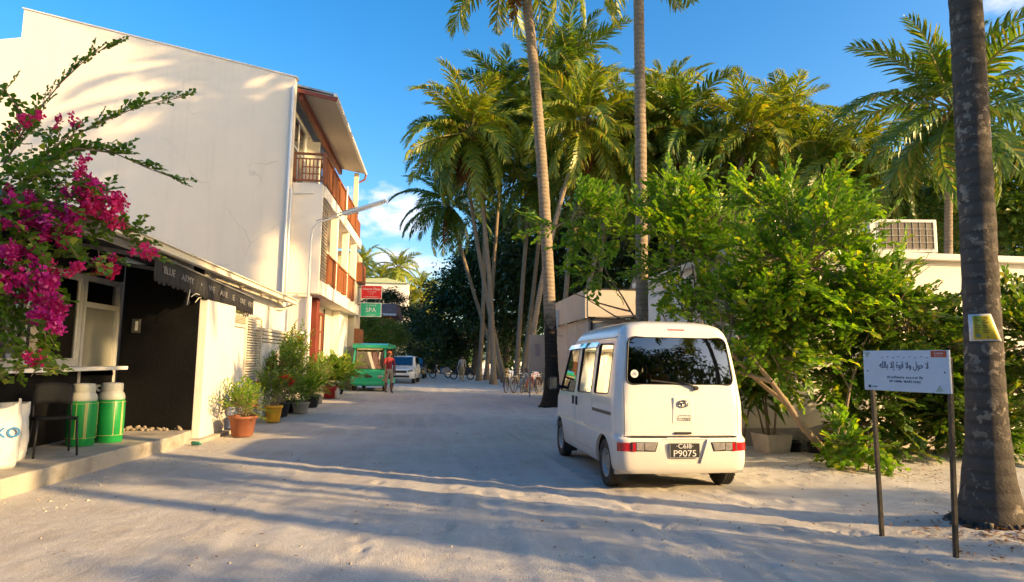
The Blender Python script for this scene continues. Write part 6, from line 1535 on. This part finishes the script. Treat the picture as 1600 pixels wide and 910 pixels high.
for i in range(8):
    t = thing('bicycle', BL[i], 'bicycle', ((3.05+.34*i if i < 6 else 4.2+.6*(i-6)), (28.3-.08*i if i < 6 else 30.4), .0), R(-28+random.Random(i).uniform(-8, 8)), 'bicycles parked under the palms')
    bike_parts(t, BIKEF[(0, 1, 2, 3, 0, 1, 2, 0)[i]])
# far motorbikes beside the walker
for i, (px, Y) in enumerate(((735, 46), (700, 50))):
    c_ = at(px, 590, Y); t = thing('motorbike', ('dark parked motorbike behind the walker', 'dark parked motorbike across from the walker')[i], 'motorbike', (c_.x, Y, 0), R(70+40*i), 'motorbikes under the dark trees')
    for y in (0, 1.25): MB().tube([(0, y+.25*math.cos(a), .29+.25*math.sin(a)) for a in np.linspace(0, 2*math.pi, 22)], .045, 7, cap=False).build('wheel', RUBBER, t, world=False)
    q = MB(); q.prism([(-.2, .65), (.1, .85), (.55, .78), (.7, .35), (.3, .3), (0, .42)], -.12, .12, 'x'); q.build('body', BIKEF[i*2], t, bev=.04, world=False)
    MB().ell((0, .2, .83), (.12, .38, .06), 10, 6).build('seat', BPLAST, t, world=False); MB().tube([(0, 1.2, .3), (0, .98, .9), (0, .92, 1.02)], .03, 7).build('fork', GREYM, t, world=False); MB().tube([(-.32, .82, 1.06), (0, .94, 1.0), (.32, .82, 1.06)], .015, 6).build('handlebar', BLACKM, t, world=False)
    q = MB(); q.prism([(.85, .4), (1.0, .85), (1.05, .85), (.98, .4)], -.15, .15, 'x'); q.build('leg_shield', BIKEF[i*2], t, bev=.02, world=False)

# ------------------------------------------------------------------ green electric shuttle
SHG = mat('green_shuttle_paint', (.015, .38, .20), .35, .03, 2, coat=.5)
sh = thing('electric_shuttle', 'green open-sided electric shuttle facing down the sand street', 'shuttle', (-2.95, 28.6, 0), R(-3))
def sv_(q, n, m_, p=None, bev=0): return q.build(n, m_, p or sh, bev=bev, world=False)
# side profile extruded across (front at y=0, facing -y)
sv_(MB().prism(rpoly([(-.02, .28), (0, .62), (.06, .92), (.16, .98), (.5, .98), (.55, .34), (.5, .26), (.06, .24)], .03, 3), -.74, .74, 'x'), 'front_body', SHG, bev=.035)
for s_ in (-1, 1):
    sv_(MB().bar((s_*.70, .06, .95), (s_*.64, .36, 1.93), .07, .09), 'windscreen_pillar', SHG, bev=.012)
    sv_(MB().prism(rpoly([(.56, .28), (.56, .52), (3.5, .52), (3.55, .28)], .02, 3), s_*.74-.03, s_*.74+.03, 'x'), 'side_skirt', SHG, bev=.01)
    for y in (1.3, 2.3, 3.4): sv_(MB().bar((s_*.68, y, .5), (s_*.66, y, 1.95), .045, .045), 'roof_post', BLACKM)
    sv_(MB().ell((s_*.52, -.005, .64), (.11, .03, .075), 14, 8), 'headlight', CLEARL)
    sv_(MB().ell((s_*.64, -.0, .50), (.06, .02, .03), 10, 6), 'indicator', ORA)
    sv_(MB().box(s_*.86-.05, s_*.86+.05, .30, .34, 1.25, 1.45), 'side_mirror', BPLAST, bev=.01); sv_(MB().bar((s_*.70, .28, 1.35), (s_*.84, .32, 1.35), .02, .02), 'mirror_arm', BPLAST)
    for y in (.42, 3.0):
        w_ = sv_(MB().lathe([(.13, -.06), (.22, -.07), (.25, -.05), (.255, 0), (.25, .05), (.22, .07), (.13, .06)], 26, M=Matrix.Translation((s_*.66, y, .255)) @ Matrix.Rotation(R(90), 4, 'Y'), cap=False), 'wheel', RUBBER)
        sv_(MB().lathe([(.14, -.04), (.13, .04)], 18, M=Matrix.Translation((s_*.66, y, .255)) @ Matrix.Rotation(R(90), 4, 'Y')), 'rim', RIM, w_)
q = MB(); q.add([(-.62, .09, .98), (.62, .09, .98), (.585, .355, 1.84), (-.585, .355, 1.84)], [(0,1,2,3)]); sv_(q, 'windscreen', glass('shuttle_glass', (.25, .30, .30), .9))
q = MB(); q.prism(rpoly([(.18, 1.88), (.22, 2.03), (.6, 2.10), (3.4, 2.08), (3.62, 1.98), (3.62, 1.93), (.3, 1.86)], .03, 3), -.76, .76, 'x'); sv_(q, 'roof', SHG, bev=.04)
sv_(MB().box(-.55, .55, .20, .235, 1.80, 1.87), 'sun_strip', mat('gold_sticker', (.45, .36, .08), .5, .2, 20))
greek_row('strip_print', (0, .195, 1.835), (1, 0, 0), (0, 0, 1), .9, .05, WHITEP, None, 4).parent = sh
sv_(MB().tube([(.06, .02, 1.0), (.0, .10, 1.05), (-.22, .18, 1.30)], .014, 6), 'wiper', BLACKM)
sv_(MB().box(-.16, .16, -.022, -.012, .60, .70), 'badge_plate', CHROME, bev=.008); sv_(MB().box(-.70, .70, -.03, .05, .30, .42), 'bumper', SHG, bev=.03)
sv_(MB().box(-.70, .70, .5, 3.5, .26, .33), 'floor_pan', DARK)
for y in (.95, 1.75, 2.6): 
    s1 = sv_(MB().box(-.62, .62, y, y+.42, .33, .72), 'bench_seat', BPLAST, bev=.03); sv_(MB().box(-.62, .62, y+.40, y+.48, .72, 1.2), 'backrest', BPLAST, s1, bev=.02)
sv_(MB().tube([(.30+.16*math.cos(a), .62-.04*math.sin(a), 1.0+.15*math.sin(a)) for a in np.linspace(0, 2*math.pi, 18)], .014, 6), 'steering_wheel', BPLAST)
for s_ in (-1, 1): sv_(MB().tube([(s_*.2, .14, 1.02), (s_*.42, .22, 1.35), (s_*.1, .30, 1.6), (s_*.38, .34, 1.78)], .014, 6), 'hanging_garland', CREAM)

# ------------------------------------------------------------------ far cars
def far_car(loc, rz, label, cm, w=1.62, h=1.62, l=3.9):
    t = thing('parked_car', label, 'car', loc, rz, 'cars parked past the shuttle'); hw = w/2
    pr_ = rpoly([(0, .30), (-.02+.02, .62), (.12, .84), (.85, .98), (1.55, h-.06), (1.9, h), (l-.5, h-.02), (l-.12, 1.1), (l, .8), (l, .3)], .05, 4)
    vs, fs = [], []; n = len(pr_); secs = [(-1, .90), (-.93, .985), (-.6, 1), (0, 1.0), (.6, 1), (.93, .985), (1, .90)]
    for u, sc_ in secs:
        for y, z in pr_: vs.append((u*hw*(1-.16*max(0, (z-.95)/.7)), l/2+(y-l/2)*sc_, .3+(z-.3)*(sc_ if z > .4 else 1)))
    fs = [(i*n+k, i*n+(k+1) % n, (i+1)*n+(k+1) % n, (i+1)*n+k) for i in range(len(secs)-1) for k in range(n)] + [tuple(range(n))[::-1], tuple((len(secs)-1)*n+k for k in range(n))]
    q = MB(); q.add(vs, fs, 0, True); bd = q.build('body', cm, t, world=False)
    for e in bd.data.edges: pass
    q = MB(); q.add([(-.62*hw/.81, .90, 1.03), (.62*hw/.81, .90, 1.03), (.56*hw/.81, 1.50, h-.11), (-.56*hw/.81, 1.50, h-.11)], [(0,1,2,3)]); 
    for i_ in range(4): pass
    q.v = [(x, y-.03, z+.03) for x, y, z in q.v]; q.build('windscreen', DGLASS, t, world=False)
    for s_ in (-1, 1):
        q = MB(); q.add([(s_*hw*.99, 1.25, 1.02), (s_*hw*.99, l-.5, 1.02), (s_*hw*.885, l-.75, h-.12), (s_*hw*.885, 1.68, h-.12)], [(0,1,2,3)]); q.v = [(x+s_*.012, y, z) for x, y, z in q.v]; q.build('side_glass', DGLASS, t, world=False)
        q = MB(); q.prism([(s_*.42, .66), (s_*.74, .72), (s_*.74, .84), (s_*.46, .78)], .0, .10, 'y'); q.build('headlight', CLEARL, t, bev=.01, world=False)
        MB().ell((s_*(hw+.09), 1.2, 1.05), (.08, .05, .07), 10, 7).build('side_mirror', cm, t, world=False)
        for y in (.72, l-.75):
            M_ = Matrix.Translation((s_*(hw-.09), y, .30)) @ Matrix.Rotation(R(90), 4, 'Y'); w_ = MB().lathe([(.18, -.09), (.28, -.095), (.30, -.06), (.30, .06), (.28, .095), (.18, .09)], 24, M=M_, cap=False).build('wheel', RUBBER, t, world=False); MB().lathe([(.19, -.07), (.18, .07)], 18, M=M_).build('rim', RIM, w_, world=False)
    MB().box(-.38, .38, -.012, .02, .62, .76).build('grille', BPLAST, t, bev=.01, world=False); MB().box(-.55, .55, -.012, .03, .36, .48).build('lower_grille', BPLAST, t, bev=.01, world=False); MB().box(-.2, .2, -.022, -.012, .50, .60).build('number_plate', WHITE, t, world=False)
far_car((-2.1, 37.6, 0), R(-4), 'white car parked just behind the green shuttle', VANW)
far_car((-1.7, 47.5, 0), R(-2), 'dark car parked behind the white one', mat('dark_car_paint', (.02, .025, .03), .3, .05, 2, coat=.6), 1.6, 1.5, 4.0)
t = thing('low_white_wall', 'low white wall closing the far end of the road', 'wall', (0, 110, 0)); MB().box(-14, 16, 110, 110.3, 0, 1.2).build('wall', PLASTER, t); MB().box(-14.05, 16.05, 109.95, 110.35, 1.2, 1.28).build('coping', CONC, t)

# ------------------------------------------------------------------ people
SKIN = mat('brown_skin', (.16, .075, .045), .6, .06, 5); 
def person(loc, rz, label, shirt, trous, shoe, hair, hat=None, H_=1.70, stride=0., arms=((.0, .05), (.0, .05)), long_trousers=True, name='person'):
    """one continuous skinned body; clothing by region, hair or cap as a child"""
    t = thing(name, label, 'person', loc, rz); k = H_/1.70
    V, E, RR = [], [], []
    def add(p, r, par=None):
        V.append(Vector(p)*k); RR.append(r*k); i = len(V)-1
        if par is not None: E.append((par, i))
        return i
    pel = add((0, 0, .93), .135); ab = add((0, .01, 1.08), .125, pel); cst = add((0, .0, 1.28), .145, ab); nk0 = add((0, .01, 1.42), .075, cst); nk = add((0, .0, 1.49), .052, nk0); hd0 = add((0, -.012, 1.56), .078, nk); hd1 = add((0, -.012, 1.63), .082, hd0); hd2 = add((0, -.006, 1.675), .055, hd1)
    for s_, (fw, bend_), st in ((-1, arms[0], -stride), (1, arms[1], stride)):
        sh_ = add((s_*.17, .01, 1.385), .068, nk0); el = add((s_*.235, -fw*.5+.01, 1.12), .046, sh_); wr = add((s_*.225, -fw-bend_, .885+.25*fw), .032, el); hn = add((s_*.22, -fw-bend_-.015, .83+.25*fw), .034, wr)
        for f_ in range(4): a_ = add((s_*(.235-.014*f_), -fw-bend_-.035+.02*f_*0, .775+.25*fw), .0095, hn); add((s_*(.232-.014*f_), -fw-bend_-.045, .735+.012*(f_ in (0, 3))+.25*fw), .008, a_)
        th_ = add((s_*.19, -fw-bend_-.055, .81+.25*fw), .011, hn); add((s_*.185, -fw-bend_-.075, .775+.25*fw), .009, th_)
        hp = add((s_*.095, .0, .88), .105, pel); kn = add((s_*.105, -st*.55-.02, .49), .068, hp); an = add((s_*.105, -st+.03*abs(st), .085+.04*(st < 0)), .043, kn); toe = add((s_*.115, -st-.15, .04+.02*(st < 0)), .036, an)
    me = bpy.data.meshes.new('body'); me.from_pydata([tuple(v_) for v_ in V], E, []); o = bpy.data.objects.new('body', me); COL.objects.link(o)
    o.modifiers.new('s', 'SKIN'); o.modifiers.new('d', 'SUBSURF').levels = 2
    for i, sv in enumerate(me.skin_vertices[0].data): sv.radius = (RR[i], RR[i]*(.82 if i in (0, 1, 2) else 1)); sv.use_root = (i == 0)
    bm2 = bpy.data.meshes.new_from_object(o.evaluated_get(bpy.context.evaluated_depsgraph_get())); bpy.data.objects.remove(o)
    for m_ in (SKIN, shirt, trous, shoe): bm2.materials.append(m_)
    for p in bm2.polygons:
        c_ = p.center/k; ax = abs(c_.x); arm = ax > .165 and c_.z < 1.36 or ax > .2
        mi = 0
        if c_.z < .10: mi = 3
        elif c_.z < .99 and not arm: mi = 2 if (long_trousers or c_.z > .42) else 0
        elif c_.z < 1.46 and not arm: mi = 1
        elif arm and c_.z > (1.02 if long_trousers else 1.16): mi = 1
        p.material_index = mi; p.use_smooth = True
    body = link('body', bm2, t); body.name = 'body'
    hm = MB(); hm.ell((0, .006*k, 1.645*k), (.088*k, .098*k, .085*k), 14, 10); hm.v = [(x, y, max(z, (1.60 + (.045 if y < -.03*k else 0))*k)) for x, y, z in hm.v]; hm.build('hair', hair, t, world=False)
    f_ = MB(); f_.ell((0, -.096*k, 1.585*k), (.014*k, .02*k, .02*k), 8, 6); f_.build('nose', SKIN, t, world=False)
    for s_ in (-1, 1): MB().ell((s_*.085*k, .0, 1.59*k), (.012*k, .022*k, .03*k), 8, 6).build('ear', SKIN, t, world=False); MB().ell((s_*.032*k, -.082*k, 1.61*k), (.012*k, .008*k, .007*k), 8, 6).build('eye', DARK, t, world=False)
    MB().ell((0, -.083*k, 1.545*k), (.025*k, .008*k, .006*k), 8, 5).build('mouth', mat('lip', (.14, .05, .04), .6, .05) if 'lip' not in MATS else MATS['lip'], t, world=False)
    if hat:
        q = MB(); q.ell((0, .004*k, 1.665*k), (.096*k, .106*k, .075*k), 14, 8); q.v = [(x, y, max(z, 1.645*k)) for x, y, z in q.v]; q.prism([(-.07*k, -.09*k), (.07*k, -.09*k), (.05*k, -.18*k), (-.05*k, -.18*k)], 1.642*k, 1.652*k, 'z'); q.build('cap', hat, t, world=False)
    return t
HAIR = mat('black_hair', (.012, .010, .009), .6, .2, 12)
person((-1.98, 27.35, 0), R(22), 'man in dark red shirt and beige shorts standing beside the green shuttle', mat('dark_red_shirt', (.24, .018, .022), .85, .1, 6), mat('beige_shorts', (.34, .27, .19), .85, .1, 6), BPLAST, HAIR, mat('rust_cap', (.30, .08, .03), .8, .1), 1.72, .06, ((.22, .14), (.05, .06)), False)
person((1.62, 41.8, 0), R(175), 'walker in pale shirt and beige trousers heading down the sand road', mat('pale_grey_shirt', (.36, .32, .29), .85, .1, 6), mat('khaki_trousers', (.33, .25, .13), .85, .1, 6), BPLAST, HAIR, None, 1.68, .22, ((.12, .08), (-.02, .08)), True)
# ------------------------------------------------------------------ hedge trees and palms right of the photographer that shade the street
for i, ((x, y), cz, rad) in enumerate(SH):
    tree((x, y, 0), cz, rad, ('mid1', 'mid2')[i % 2], ('high-crowned', 'rounded', 'tall', 'broad', 'small', 'low')[i] + ' hedge bush on the sunny side of the street', 'hedge bushes on the sunny side', 300+i, .08, name='hedge_bush', cat='bush')
for i, ((x, y), tp) in enumerate(SHP):
    palm((x, y, 0), tp, ('palm beside the far end of the white house', 'tall palm behind the white house', 'palm in front of the white house far end', 'palm in the hedge gap', 'palm behind the rounded hedge bush', 'palm by the small hedge bush')[i], 'palms on the sunny side', 400+i, (20, 13, 18, 22, 22, 22)[i], .95, 'g', .17, .12, (.1, 0), 1.6, None, 2, 4)
# unseen trees behind the camera, added as a dark reflection for the van's rear window
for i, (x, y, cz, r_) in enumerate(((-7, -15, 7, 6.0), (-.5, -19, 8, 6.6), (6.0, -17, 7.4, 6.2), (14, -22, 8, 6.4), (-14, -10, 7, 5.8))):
    tree((x, y, 0), cz, (r_, r_, r_*.95), ('dark1', 'dark2')[i % 2], ('unseen leafy tree behind the camera on the shop side', 'widest unseen tree behind the camera', 'round unseen tree behind the camera', 'unseen tree next to the hedge bushes', 'unseen tree beyond the shop end')[i], 'unseen trees behind the camera', 330+i, .25)
